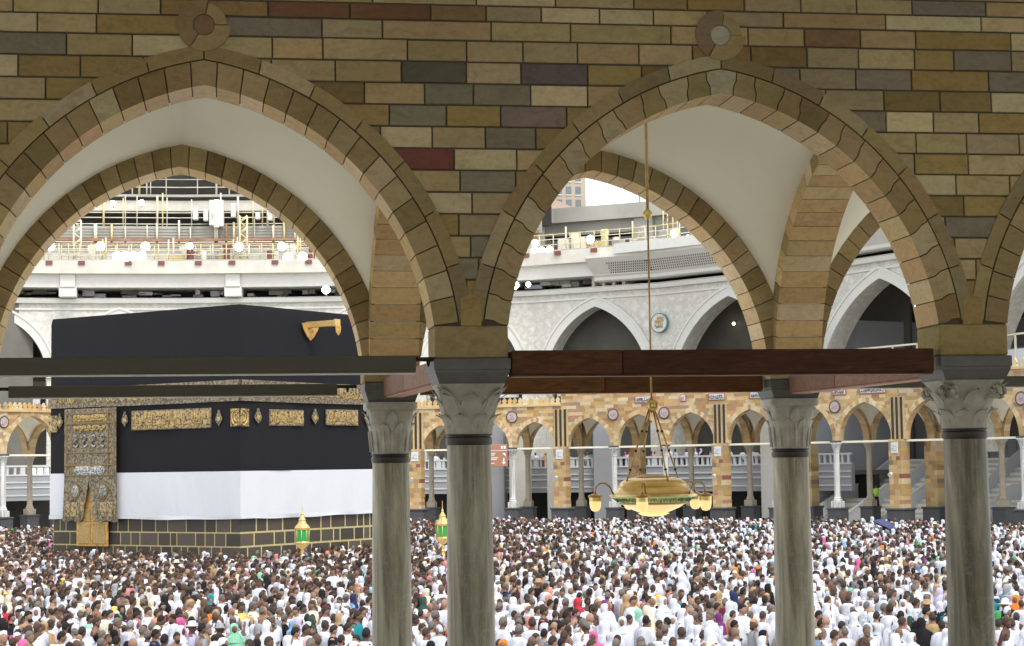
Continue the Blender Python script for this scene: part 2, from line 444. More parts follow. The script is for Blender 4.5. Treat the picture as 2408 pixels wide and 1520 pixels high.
for ri, (z0, z1) in enumerate(rows):
    x = X0 + (.21 if ri % 2 else 0) + rnd.uniform(-.05, .05) - .4
    last = None
    while x < X1:
        L = rnd.gauss(.43, .035)
        if z0 > 2.30: L = rnd.choice([.43, .46, .62, .80, .84])
        elif rnd.random() < .10: L *= 1.45
        xa, xb = x + g, x + L - g; x += L
        col = pick(BRICKS)
        for sx, sz, c in spw:
            if xa - g <= sx <= xb + g and z0 <= sz <= z1: col = c
        q = [xa]; 
        while q[-1] + .045 < xb: q.append(q[-1] + .045)
        q.append(xb); lo = []
        for xx in q:
            zz = z0 + g
            for c in BAYS:
                if abs(xx - c) <= S / 2: zz = max(zz, AN.z(xx - c, RO - .03) or -1)
            lo.append(zz)
        top = z1 - g - rnd.uniform(0, .003); yy = -.226 - rnd.uniform(0, .007)
        if min(lo) >= top - .004: continue
        run = []                                        # keep the stretch that lies above the arch
        for i in range(len(q)):
            if lo[i] < top - .003: run.append(i)
        if len(run) < 2: continue
        segs = []; cur = [run[0]]
        for i in run[1:]:
            if i == cur[-1] + 1: cur.append(i)
            else: segs.append(cur); cur = [i]
        segs.append(cur)
        for sg in segs:
            if len(sg) < 2: continue
            flat = all(abs(lo[i] - z0 - g) < 1e-6 for i in sg); xa2, xb2 = q[sg[0]], q[sg[-1]]
            out = [(xa2, top), (xa2, lo[sg[0]])] + ([] if flat else [(q[i], lo[i]) for i in sg[1:-1]]) + [(xb2, lo[sg[-1]]), (xb2, top)]
            cxm = (xa2 + xb2) / 2; czm = top - .05; b = .004
            fr = [mb.vert((px_, -.2118, pz)) for px_, pz in out]
            md = [mb.vert((px_, yy + .004, pz)) for px_, pz in out]
            ft = [mb.vert((px_ + (b if px_ < cxm else -b) * (1 if abs(px_ - cxm) > .02 else 0), yy, pz + (-b if pz > czm else b))) for px_, pz in out]
            m = len(out); mb.face(ft, col)
            for k in range(m):
                j = (k + 1) % m; mb.face((fr[k], fr[j], md[j], md[k]), col); mb.face((md[k], md[j], ft[j], ft[k]), col)
mb.build('facing_stones', 'stone', wall)
for bi, cx in enumerate(BAYS):
    mb = MB(TN)
    if cx == 2.: ring_blocks(mb, AN, cx, RI, RM, 14, -.240, .235, jog=.021, keycol=(.43, .38, .27))
    else: ring_blocks(mb, AN, cx, RI, RM, 14, -.240, .235)
    mb.build('arch_ring', 'stone', wall)
    mb = MB(TN); ring_blocks(mb, AN, cx, RM + .012, RO, 7, -.236, -.15, key=False, xlim=S / 2 - .006, zmin=.28, soff=False, pal=[((.34, .26, .13), 30), ((.31, .23, .11), 25), ((.42, .35, .22), 12), ((.27, .21, .12), 10)])
    mb.build('hood_band', 'stone', wall)
    # the ring knot over the crown
    zc = 2.07 + .185 + .12 + .155; mb = MB(TN)
    cols = [(.27, .19, .10), (.36, .27, .14), (.27, .19, .1)] if cx != 2. else [(.25, .18, .115), (.37, .28, .14), (.25, .18, .1)]
    def seg(r0, r1, a0, a1, y0, y1, col):
        k = 16; o = [(cx + r1 * math.cos(R_(a0 + (a1 - a0) * i / k)), y0, zc + r1 * math.sin(R_(a0 + (a1 - a0) * i / k))) for i in range(k + 1)]
        if r0 > 0: o += [(cx + r0 * math.cos(R_(a1 + (a0 - a1) * i / k)), y0, zc + r0 * math.sin(R_(a1 + (a0 - a1) * i / k))) for i in range(k + 1)]
        mb.extrude(o, (0, y1 - y0, 0), col)
    seg(.082, .20, 82, 238, -.246, -.20, cols[0]); seg(.082, .20, 242, 358, -.246, -.20, cols[1]); seg(.082, .17, 2, 78, -.2445, -.20, cols[1])
    seg(0, .078, 0, 359.9, -.238, -.20, (.46, .43, .36) if cx == 2. else (.24, .15, .085))
    mb.build('roundel', 'stone', wall)
for k in range(-2, 3):
    mb = MB(TN); x = 4. * k
    mb.bevbox(x - HALF - .01, x + HALF + .01, -.25, .25, .004, .247, .008, pick([((.33, .25, .12), 1)]))
    pts = [(x - .079, -.243, .25), (x + .079, -.243, .25), (x + .079, -.243, .46), (x, -.243, .49), (x - .079, -.243, .46)]
    mb.extrude(pts, (0, .47, 0), pick(BRICKS[:3]))
    mb.build('impost_stone', 'stone', wall)

inner = thing('inner_arcade', 'plastered arch row facing the courtyard behind the big arches', 'arcade', tuple(TQ((0, 0, 0))))
mb = MB(TQ); core(mb, AN, BAYS, RI + .012, ZTOP, -.20, .20, X0, X1, HALF, zb=0.)
mb.build('masonry_core', 'joint', inner)
for cx in BAYS:
    mb = MB(TQ); ring_blocks(mb, AN, cx, RI, RM + .03, 16, -.232, .235)
    mb.build('arch_ring', 'stone', inner)
for k in range(-2, 3):
    x = 4. * k; mb = MB(TQ)
    mb.bevbox(x - HALF, x + HALF, -.25, .25, .004, .14, .008, pick(VOUS))
    for i in range(3): mb.bevbox(x - HALF + i * .18 + .004, x - HALF + i * .18 + .176, -.245, .25, .147, .25, .006, pick(VOUS))
    mb.build('impost_stone', 'stone', inner)

# arches across, from row to row, and the plaster vaults between them
AT = Arch(DEP / 2 - HALF, 2.07)
KX = SHF / DEP
def skew(p): return TN((p[0] + KX * p[1], p[1], p[2]))
for k in range(-2, 3):
    x = 4. * k
    cr_ = thing('cross_arch', ['cross arch past the outer end of the vault', 'cross arch behind the shrine side, mostly out of sight', 'narrow cross arch of level stone courses between the shrine bay and the chandelier bay', 'broad cross arch of level stone courses beside the chandelier vault', 'cross arch past the last pier'][k + 2], 'arch', tuple(TN((x, DEP / 2, 0))), group='cross arches between the two arcade rows')
    sub = lambda p, x=x: skew((x + p[1], DEP / 2 + p[0], p[2]))
    mb = MB(sub); ring_blocks(mb, AT, 0, AT.R, AT.R + .16, 15, -.235, .235, zmin=.25, gap=.009, pal=VOUS + SOFF, jit=.002)
    mb.build('arch_ring', 'stone', cr_)
    mb = MB(sub); xs = [(-DEP / 2 + .25) + (DEP - .5) * i / 40 for i in range(41)]
    for a, b in zip(xs, xs[1:]):
        za, zb_ = [max(.25, AT.z(q, AT.R + .012) or .25) for q in (a, b)]
        mb.hexa([(a, -.20, za), (b, -.20, zb_), (b, .20, zb_), (a, .20, za), (a, -.20, ZTOP), (b, -.20, ZTOP), (b, .20, ZTOP), (a, .20, ZTOP)])
    mb.build('spandrel', 'plaster', cr_)

def vault_patch(mb, A, B, xa, xb, ya, yb, r_a, r_b, n=28, sp=2.9, z0=2.20):
    """plaster sail between four pointed arches, with a shallow dome above the crowns"""
    xm, ym = (xa + xb) / 2, (ya + yb) / 2
    def prof(Q, q, r, half): return (Q.z(q, r) or 0)
    ba = A.z((xb - xa) / 2, r_a) or 0; bb = B.z((yb - ya) / 2, r_b) or 0; lo = min(ba, bb)
    ids = []
    for j in range(n + 1):
        row = []
        for i in range(n + 1):
            s, t = i / n, j / n; s = .5 - .5 * math.cos(math.pi * s); t = .5 - .5 * math.cos(math.pi * t)
            x, y = xa + (xb - xa) * s, ya + (yb - ya) * t
            f = max(0, (A.z(x - xm, r_a) or 0) - lo); l = max(0, (B.z(y - ym, r_b) or 0) - lo)
            z = lo + (f ** sp + l ** sp) ** (1 / sp)
            if z > z0: e_ = min(1, 9 * min(s, 1 - s, t, 1 - t)); z = z + e_ * ((z - z0) * .5 + .03 * min(1, (z - z0) / .02))
            row.append(mb.vert((x, y, z)))
        ids.append(row)
    for j in range(n):
        for i in range(n): mb.face((ids[j][i], ids[j][i + 1], ids[j + 1][i + 1], ids[j + 1][i]))
vl = ['outermost plaster vault past the shrine bay', 'cream plaster vault over the shrine bay', 'cream plaster vault the chandelier hangs from', 'plaster vault of the bay past the chandelier']
for cx, lb in zip(BAYS, vl):
    v = thing('plaster_vault', lb, 'vault', tuple(TN((cx, DEP / 2, 1))), group='plaster vaults of the arcade')
    mb = MB(skew); vault_patch(mb, AN, AT, cx - S / 2 + .2, cx + S / 2 - .2, .2, DEP - .2, RM + .02, AT.R + .15)
    mb.build('vault_shell', 'plaster', v, smooth=True)

# roof, hall behind the photographer
mb = MB(TN); mb.box(-8.2, 8.2, -.25, DEP + .3, ZTOP + .004, ZTOP + .3); tag(mb.build('arcade_roof', 'slab'), 'flat roof slab over the arcade vaults', 'roof', kind='structure')
mb = MB(TN); mb.box(-24, 24, -46, -.26, ZTOP - .02, ZTOP + .3); tag(mb.build('hall_ceiling', 'plaster'), 'flat ceiling of the hall', 'ceiling', kind='structure')
mb = MB(TN); mb.box(-24, 24, -46, -7, -SPR + 3.3, -SPR + 3.6); tag(mb.build('hall_floor', 'slab'), 'upper floor of the hall', 'floor', kind='structure')
mb = MB(TN); mb.box(-14, 14, -8, DEP + 1.2, .3 - SPR, FLOOR_Z - SPR); tag(mb.build('arcade_floor', 'court'), 'stone floor under the arcade', 'floor', kind='structure')

# ------------------------------------------------------------------ near columns
def superell(r, k, n, p):                              # from round (p=2) towards square
    a = 2 * math.pi * k / n + math.pi / n; c, s_ = math.cos(a), math.sin(a)
    d = (abs(c) ** p + abs(s_) ** p) ** (-1 / p); return r * d * c, r * d * s_
def leaf(mb, ang, r0, z0, h, w, out, curl, col=(1, 1, 1), n=5, m=7):
    ca, sa = math.cos(ang), math.sin(ang); rows = []
    for j in range(m + 1):
        t = j / m; ww = w * (1 - .15 * t) * math.sqrt(max(0, 1 - max(0, (t - .45) / .55) ** 2.2)) + .004
        o = r0 + out * t ** 1.5; zz = z0 + h * (t if t < .82 else .82 + .18 * math.sin((t - .82) / .18 * 1.9))
        if t > .7: o += curl * ((t - .7) / .3) ** 1.3
        r = []
        for i in range(n + 1):
            q = (i / n - .5) * 2; x = q * ww / 2; oo = o - 1.9 * x * x + (.006 if i in (2, 3) else 0)
            r.append((ca * oo - sa * x, sa * oo + ca * x, zz - .012 * abs(q) * t))
        rows.append(r)
    fr = [[mb.vert(p) for p in r] for r in rows]; ins = [[mb.vert((p[0] - ca * .022, p[1] - sa * .022, p[2] - (.012 if j > m - 2 else 0))) for p in r] for j, r in enumerate(rows)]
    for j in range(m):
        for i in range(n): mb.face((fr[j][i], fr[j][i + 1], fr[j + 1][i + 1], fr[j + 1][i])); mb.face((ins[j][i + 1], ins[j][i], ins[j + 1][i], ins[j + 1][i + 1]))
        mb.face((fr[j + 1][0], ins[j + 1][0], ins[j][0], fr[j][0])); mb.face((fr[j][n], ins[j][n], ins[j + 1][n], fr[j + 1][n]))
    for i in range(n): mb.face((fr[m][i], fr[m][i + 1], ins[m][i + 1], ins[m][i]))

def near_column(T, k, front, label, mat, volute=False, order=0):
    x = 4. * k; base = T((x, 0, FLOOR_Z - SPR)); t = thing('stone_column', label, 'column', tuple(base), group='veined marble columns of the near arcade')
    F = lambda p: T((x + p[0], p[1], p[2]))
    if front: za, zc, zr, rs, top, aw = -.19, -.57, -.625, .170, .265, .292
    else:     za, zc, zr, rs, top, aw = -.185, -.68, -.74, .178, .235, .262
    mb = MB(F); q = aw                                  # abacus: square block, then a splayed moulding
    prof = [(q * .86, za), (q * .88, za + .02), (q * .97, za + .085), (q * .97, za + .1), (q, za + .108), (q, -.004), (q - .006, -.001)]
    mb.rings([[(sx * r, sy * r, z) for sx, sy in ((-1, -1), (1, -1), (1, 1), (-1, 1))] for r, z in prof])
    mb.build('abacus', 'abacus', t)
    mb = MB(F); n = 48; rs_ = []
    H = za - zc
    for i in range(13):
        f = i / 12; p = 2 + 5 * f ** 2
        r = rs * 1.02 + (top - rs) * (.12 * f + .88 * f ** (3.4 if front else 2.2))
        if f > .93: r = top * 1.0
        rs_.append([(*superell(r, j, n, p), zc + H * f - .001) for j in range(n)])
    mb.rings(rs_)
    if front:
        for j in range(8): leaf(mb, math.pi / 4 * j + .39, rs + .006, zc + .005, .16, .155, .035, .05)
        for j in range(8): leaf(mb, math.pi / 4 * j, rs + .012, zc + .05, .27, .19, .075, .05)
        for j in range(4):
            a = math.pi / 4 + math.pi / 2 * j; leaf(mb, a, rs + .03, zc + .14, .225, .13, .125, .05)
            if volute:
                for w_ in (-.05, .05):
                    ca, sa = math.cos(a), math.sin(a); C_ = (ca * .285 - sa * w_, sa * .285 + ca * w_); sp_l = []
                    for k_ in range(15):
                        q_ = k_ / 14; r_ = .062 * (1 - .75 * q_); an_ = 2.2 + 8.5 * q_; sp_l.append((C_[0] + ca * r_ * math.cos(an_), C_[1] + sa * r_ * math.cos(an_), za - .085 + r_ * math.sin(an_)))
                    mb.tube(sp_l, .020, 7)
    else:
        for j in range(8): leaf(mb, math.pi / 4 * j + .39, rs + .004, zc + .01, .30, .14, .035, .03)
        for j in range(8): leaf(mb, math.pi / 4 * j, rs + .008, zc + .12, .30, .13, .055, .035)
        for j in range(16): a = math.pi / 8 * j; mb.tube([(math.cos(a) * (rs + .012), math.sin(a) * (rs + .012), zc + .02), (math.cos(a) * (rs + .03), math.sin(a) * (rs + .03), zc + .22)], .012, 5)
        mb.rings([[(*superell(r, j, n, 7), z) for j in range(n)] for r, z in ((top + .004, za - .075), (top + .016, za - .055), (top + .016, za - .002))])
    mb.build('capital', 'capital', t, True, 35)
    mb = MB(F); mb.lathe([(rs - .006, zr - .03), (rs + .006, zr - .024), (rs + .010, zr - .004), (rs + .008, zr + .028), (rs - .002, zr + .036), (rs - .002, zr + .044), (rs + .012, zc - .008), (rs + .012, zc)], n=40)
    mb.build('neck_ring', 'ring', t, True, 40)
    mb = MB(F); zb = FLOOR_Z - SPR + .95; m = 26
    mb.lathe([(rs * (1 - .012 * math.cos(math.pi * i / m * 2)) + .024 * (1 - i / m) ** .8, zb + (zr - zb) * i / m - .002) for i in range(m + 1)], n=44)
    mb.build('shaft', mat, t, True, 40)
    mb = MB(F); mb.lathe([(.29, zb - .16), (.29, zb - .10), (.25, zb - .07), (.25, zb - .04), (.215, zb - .02), (.20, zb)], n=32)
    mb.build('base', 'capital', t, True, 40)
    mb = MB(F); mb.bevbox(-.36, .36, -.36, .36, FLOOR_Z - SPR + .002, zb - .16, .02); mb.build('plinth', 'bluegrey', t)
fl = ['far outer front column, out of the picture', 'front column before the shrine, out of the picture', 'thick front column with scalloped leaf capital, between shrine bay and chandelier bay', 'thick dark front column with scrolled leaf capital at the end of the wooden beam', 'front column past the last bay']
ql = ['rear column past the outer bay', 'rear column beside the shrine edge, out of the picture', 'slimmer rear column with tall fluted capital, just before the shrine wall', 'slimmer rear column with tall fluted capital under the broad cross arch', 'rear column past the last bay']
for k in (-1, 0, 1, 2):
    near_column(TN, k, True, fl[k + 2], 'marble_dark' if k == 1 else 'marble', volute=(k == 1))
    near_column(TQ, k, False, ql[k + 2], 'marble')

# ------------------------------------------------------------------ tie beams
def wood_beam(T, x0, x1, y0, y1, z0, z1, label, mats=('wood',), cut=None, twoback=False):
    t = thing('wooden_beam', label, 'beam', tuple(T(((x0 + x1) / 2, (y0 + y1) / 2, z0))), group='wooden tie beams')
    mb = MB(T); cuts = [x0] + (cut or []) + [x1]
    for i, (a, b) in enumerate(zip(cuts, cuts[1:])):
        mb.bevbox(a + .002, b - .002, y0, y1, z0, z1, .008, ((1, 1, 1), (.72, .68, .66), (.9, .88, .85))[i % 3])
    mb.build('planking', mats[0], t)
    mb = MB(T); mb.bevbox(x0 + .004, x1 - .004, y0 + .02, y1 - .02, z0 - .016, z0 - .002, .003, (1.5, 1.5, 1.5)); mb.build('lower_lath', mats[0], t)
wood_beam(TN, HALF + .03, 4 - HALF - .075, -.285, -.08, -.125, .058, 'long dark red-brown wooden beam in front of the chandelier rod', cut=[1.16])
wood_beam(TQ, HALF + .02, 4 - HALF - .03, -.13, .07, -.098, .058, 'shorter mid-brown wooden beam behind the chandelier, between the slimmer columns', ('wood2',), cut=[2.1])
for k, lb in ((0, 'wooden cross beam lit pinkish, joining the two columns beside the shrine'), (1, 'wooden cross beam lit pinkish, joining the two columns beside the broad cross arch')):
    sub = lambda p, k=k: skew((4. * k + p[1], p[0], p[2]))
    wood_beam(sub, .32, DEP - .30, -.11, .09, -.13, .05, lb, ('woodlit',), cut=[DEP * .62])
def steel_beam(T, x0, x1, y0, y1, z0, z1, label):
    t = thing('metal_beam', label, 'beam', tuple(T(((x0 + x1) / 2, y0, z0))), group='olive grey metal tie beams')
    mb = MB(T); mb.bevbox(x0, x1, y0, y1, z0, z1, .006); mb.build('channel', 'steel', t)
    mb = MB(T); mb.box(x0, x1, y0 + .012, y1 - .012, z0 - .010, z0 - .001, (1, 1, 1)); mb.build('lower_lip', 'whitewash', t)
    for xe, s_ in ((x0, -1), (x1, 1)):
        mb = MB(T); zz = z1 - .025; mb.tube([(xe - s_ * .12, (y0 + y1) / 2, zz), (xe + s_ * .19, (y0 + y1) / 2, zz)], .017, 8)
        mb.tube([(xe + s_ * .10, (y0 + y1) / 2, zz), (xe + s_ * .10, (y0 + y1) / 2, zz - .055)], [.02, .008], 8)
        mb.build('end_pin', 'black', t, True)
steel_beam(TN, -4 + HALF + .15, -HALF - .16, -.30, -.16, -.105, .022, 'olive grey metal tie beam across the shrine bay, front one')
steel_beam(TQ, -4 + HALF + .15, -HALF - .25, -.18, -.05, -.112, -.004, 'olive grey metal tie beam across the shrine bay, rear one with a cut end')
steel_beam(TQ, 4 + HALF + .1, 8 - HALF - .2, -.18, -.05, -.085, .022, 'olive grey metal tie beam past the scrolled-capital column')

# ------------------------------------------------------------------ chandelier
CX = skew((2.0, DEP / 2, 0)); CHY = CX.y
def zy(y, xx=1528): return at(xx, y, CHY).z
cx_, cy_ = at(1534, 1050, CHY).x, CHY
ch = thing('chandelier', 'gold chandelier with green glass band and small side lamps, hanging on a long rod', 'chandelier', (cx_, cy_, zy(1215)))
C0 = lambda z: (cx_, cy_, z)
mb = MB(); mb.tube([C0(9.6), C0(zy(515))], .014, 10); mb.build('upper_rod', 'goldpaint', ch, True)
mb = MB(); mb.tube([C0(zy(498)), C0(zy(945))], .0085, 10); mb.build('lower_rod', 'golddark', ch, True)
mb = MB(); mb.ball(C0(zy(504)), .043, 18, 12); mb.lathe([(.018, -.05), (.024, -.045), (.018, .05)], C0(zy(504)), 12); mb.build('joint_ball', 'gold', ch, True)
zb = zy(953)
mb = MB(); mb.ball(C0(zb), .052, 18, 12); mb.lathe([(.012, 0), (.022, .05), (.010, .07)], C0(zb), 12); mb.lathe([(.02, -.068), (.04, -.05)], C0(zb), 12); hub = mb.build('hub', 'golddark', ch, True)
mb = MB(); mb.lathe([(0.045, 0), (.048, .006), (.040, .012)], n=20); 
mb2 = MB(lambda p: Vector((cx_ + .012 + p[0], cy_ - .05 - p[2], zb - .004 + p[1]))); mb2.lathe([(.046, 0), (.050, .006), (.042, .014), (.002, .02)], n=24)
md = mb2.build('medallion', 'gold', ch, True)
mb2 = MB(lambda p: Vector((cx_ + .012 + p[0], cy_ - .068 - p[1] * .004, zb - .004 + p[2]))); 
for pth in ([(-.028, 0, .022), (-.028, 0, -.016), (-.012, 0, -.022), (.002, 0, -.014), (.002, 0, .02)], [(.006, 0, -.016), (.018, 0, -.02), (.026, 0, -.01), (.02, 0, .006), (.012, 0, -.004)], [(.03, 0, .024), (.03, 0, -.018)]):
    mb2.tube(pth, .0042, 6)
mb2.build('script', 'golddark', md, True)
zt, zm, zl = zy(1120), zy(1164), zy(1215)
rb = .375
mb = MB(); h = zt - zm
mb.lathe([(rb + .012, zm - .012), (rb + .014, zm), (rb - .02, zm + .012)] + [(.155 + (rb - .075 - .155) * math.cos(q_ * math.pi / 16), zm + .075 + (h - .075) * .86 * math.sin(q_ * math.pi / 16)) for q_ in range(9)], (cx_, cy_, 0), 48)
cv = mb.build('crown_cover', 'gold', ch, True, 50)
mb = MB(); mb.lathe([(rb - .018, zm + .012), (rb - .045, zm + .03), (rb - .075, zm + .06), (rb - .07, zm + .066), (rb - .07, zm + .076), (rb - .085, zm + .08)], (cx_, cy_, 0), 48, cap=False); mb.build('cover_skirt', 'golddark', cv, True, 40)
mb = MB(); mb.lathe([(.16, zt - .02), (.165, zt - .012), (.16, zt - .002), (.11, zt + .004), (.10, zt + .012), (.02, zt + .014)], (cx_, cy_, 0), 40); mb.build('top_disc', 'golddark', cv, True, 40)
d = zm - zl
mb = MB(); mb.lathe([(rb + .004, zm - .013), (rb - .085, zm - d * .36)], (cx_, cy_, 0), 48, cap=False); gb = mb.build('glass_band', 'greenband', ch, True)
mb = MB()
qs = random.Random(9)
for k in range(72):                                    # small scrolled green script round the band
    a = 2 * math.pi * k / 72; r0 = rb - .004
    f = lambda q, zz: (cx_ + (r0 - .085 * (-zz / (d * .36)) + .003) * math.cos(a + q), cy_ + (r0 - .085 * (-zz / (d * .36)) + .003) * math.sin(a + q), zm - .014 + zz)
    h_ = qs.uniform(.02, .035)
    mb.tube([f(0, -.012), f(.02, -.012 - h_), f(.05, -.016 - h_), f(.07, -.016)], .0028, 5)
    if k % 3: mb.tube([f(.04, -.006), f(.035, -.045)], .0026, 5)
    if k % 4 == 1: mb.tube([f(-.02, -.03), f(.03, -.024), f(.06, -.036)], .0026, 5)
mb.build('band_script', 'scriptgreen', gb, True)
mb = MB(); mb.lathe([(rb - .086, zm - d * .355), (rb - .072, zm - d * .37), (rb - .074, zm - d * .41), (rb - .10, zm - d * .45)], (cx_, cy_, 0), 48, cap=False); mb.build('lower_rim', 'golddark', ch, True, 30)
mb = MB(); mb.lathe([(rb - .098, zm - d * .43), (rb - .15, zm - d * .60), (rb - .215, zm - d * .74), (rb - .255, zm - d * .82)], (cx_, cy_, 0), 48, cap=False); mb.build('glass_bowl', 'frostglass', ch, True)
mb = MB(); mb.lathe([(rb - .255, zm - d * .83), (rb - .235, zm - d * .85), (rb - .245, zm - d * .88), (.10, zm - d * .95), (.05, zl + .001), (.004, zl)], (cx_, cy_, 0), 32); mb.build('finial_bowl', 'frostglass', ch, True, 40)
for k in range(4):                                     # jointed hanging rods
    a = R_(205 + 90 * k); e = Vector((cx_ + math.cos(a) * .29, cy_ + math.sin(a) * .29, zm + .055)); s_ = Vector((cx_ + math.cos(a) * .03, cy_ + math.sin(a) * .03, zb - .045))
    mb = MB(); mb.tube([s_, e], .0075, 8); r = mb.build('hanging_rod', 'golddark', ch, True)
    mb = MB()
    for f in (.27, .52, .76): mb.ball(s_.lerp(e, f), .013, 8, 6)
    mb.ball(e, .02, 8, 6); mb.build('rod_joint', 'ring', r, True)
for k in range(5):                                     # side lamps on curved arms
    a = R_(183 + 72 * k); dx, dy = math.cos(a), math.sin(a)
    pr = [(rb - .02, .012), (rb + .01, .075), (rb + .05, .108), (rb + .10, .105), (rb + .135, .07), (rb + .14, .0)]
    mb = MB(); mb.tube([(cx_ + dx * r, cy_ + dy * r, zm + z) for r, z in pr], .0085, 8); ar = mb.build('lamp_arm', 'golddark', ch, True)
    c = (cx_ + dx * (rb + .14), cy_ + dy * (rb + .14), zm)
    mb = MB(); mb.lathe([(.018, .02), (.060, .002), (.064, -.008), (.056, -.016)], c, 20); mb.build('lamp_cap', 'golddark', ar, True, 30)
    mb = MB(); mb.lathe([(.054, -.016), (.052, -.05)], c, 20, cap=False); mb.build('cup_band', 'gold', ar, True)
    mb = MB(); mb.lathe([(.052, -.05), (.050, -.08), (.045, -.11), (.030, -.133), (.006, -.14)], c, 20, cap=False); mb.build('lamp_glass', 'frostglass', ar, True)

# ------------------------------------------------------------------ pseudo calligraphic strokes (the photograph shows them as dense script)
def script(mb, W, H, r, seed=0, th=.035, dens=1.0):
    """dense thuluth-like strokes filling W x H, as raised cords in the x-z plane"""
    q = random.Random(seed); n = max(2, int(W / H * 4.6 * dens)); r = r * .72
    for i in range(n):
        x = W * (i + .5) / n + q.uniform(-.1, .1) * H; k = q.random()
        P = lambda a, b: (max(.02 * W, min(.98 * W, x + a * H)), 0, max(.06 * H, min(.94 * H, b * H)))
        if k < .38: mb.tube([P(0, .9), P(.01, .55), P(-.02, .18)], [r * .7, r, r * .6], 5)
        elif k < .6: mb.tube([P(.22, .5), P(.14, .2), P(-.06, .12), P(-.22, .24), P(-.26, .42)], [r * .6, r, r * 1.1, r * .9, r * .4], 5)
        elif k < .8: mb.tube([P(.02, .72), P(.16, .64), P(.10, .46), P(-.10, .44), P(-.24, .30)], [r * .6, r, r, r * .9, r * .5], 5)
        else: mb.tube([P(.3, .32), P(.05, .22), P(-.28, .28)], [r * .5, r, r * .5], 5)
        if q.random() < .6: mb.ball(P(q.uniform(-.2, .2), q.choice([.08, .62, .84])), r * 1.2, 5, 4)
    for j in range(max(1, n // 4)):
        x = q.uniform(.1, .8) * W; zz = q.uniform(.5, .8) * H
        mb.tube([(x, 0, zz), (min(.97 * W, x + .25 * H), 0, zz - .06 * H), (min(.98 * W, x + .55 * H), 0, zz + .05 * H)], [r * .4, r * .9, r * .3], 5)

# ------------------------------------------------------------------ the draped shrine
KZ = 51.0; KA = R_(56); KL, KR_ = 12.4, 10.3
KC = at(563, 716, FL / KZ); KTOP = KC.z; KC = Vector((KC.x, KC.y, 0))
e1 = Vector((-math.sin(KA), math.cos(KA), 0)); e2 = Vector((math.cos(KA), math.sin(KA), 0)); n1, n2 = -e2, -e1
def onface(x, y, left=True):
    e, n = (e1, n1) if left else (e2, n2)
    d = at(x, y, 50) - Vector((0, 0, EYE)); o = Vector((0, 0, EYE)); t = (KC - o).dot(n) / d.dot(n); p = o + d * t
    return (p - KC).dot(e), p.z
TL = lambda p: KC + e1 * p[0] - n1 * p[1] + Vector((0, 0, p[2]))      # local y points into the wall
TR = lambda p: KC + e2 * p[0] - n2 * p[1] + Vector((0, 0, p[2]))
kb = thing('shrine', 'huge black cloth covered cube shrine with gold bands and a white cloth skirt', 'shrine', tuple(KC))
zhem = onface(563, 1108)[1]; zbot = onface(563, 1222)[1]
corners = [KC + e1 * KL, KC, KC + e2 * KR_, KC + e1 * KL + e2 * KR_]
def drape(z0, z1, off, amp, seed, nz, top=False, hemwave=0):
    q = random.Random(seed); mb = MB(); ids = []; loop = []
    for a, b in zip(corners, corners[1:] + corners[:1]):
        m = 40; dd = (b - a); nn = Vector((dd.y, -dd.x, 0)).normalized()
        if (a + dd / 2 + nn - (KC + e1 * KL / 2 + e2 * KR_ / 2)).length < (a + dd / 2 - (KC + e1 * KL / 2 + e2 * KR_ / 2)).length: nn = -nn
        for i in range(m): loop.append((a + dd * i / m, nn, i / m))
    ph = [q.uniform(0, 6) for _ in range(6)]; L = len(loop)
    for j in range(nz + 1):
        f = j / nz; row = []
        for i, (p, nn, s) in enumerate(loop):
            edge = math.sin(math.pi * s) ** .35 if s > 0 else 0
            w = amp * (math.sin(i * .37 + ph[0] + 2 * f) * .4 + math.sin(i * .81 + ph[1] - f * 1.5) * .25 + math.sin(i * .13 + ph[2]) * .5) * (1 - .55 * f if not top else .8)
            zz = z0 + (z1 - z0) * f + (hemwave * (math.sin(i * .21 + ph[3]) + .6 * math.sin(i * .53 + ph[4])) if j == 0 else 0)
            oo = off + w * edge
            c0 = KC + e1 * KL / 2 + e2 * KR_ / 2; dirc = (p - c0); dirc = Vector((dirc.x, dirc.y, 0)).normalized()
            pp = p + (nn * oo if s > 0 else dirc * oo * 1.35)
            if top and f > .985: pp = pp + (c0 - pp) * .008
            row.append(mb.vert((pp.x, pp.y, zz)))
        ids.append(row)
    for a, b in zip(ids, ids[1:]):
        for i in range(L): mb.face((a[i], a[(i + 1) % L], b[(i + 1) % L], b[i]))
    if top:
        for sgn in (0,):
            mid = mb.vert(tuple(KC + e1 * KL / 2 + e2 * KR_ / 2 + Vector((0, 0, z1 - .05))))
            for i in range(L): mb.face((ids[-1][i], ids[-1][(i + 1) % L], mid))
    return mb
drape(zhem, KTOP, .10, .08, 3, 26, True).build('black_cover', 'kiswa', kb, True, 50)
drape(zbot, zhem - .003, .125, .05, 5, 8, hemwave=.022).build('white_skirt', 'hem', kb, True, 50)
mb = drape(zbot - .0, zbot + .17, .155, .05, 5, 2, hemwave=.022); mb.build('skirt_hem', 'hem', kb, True, 50)
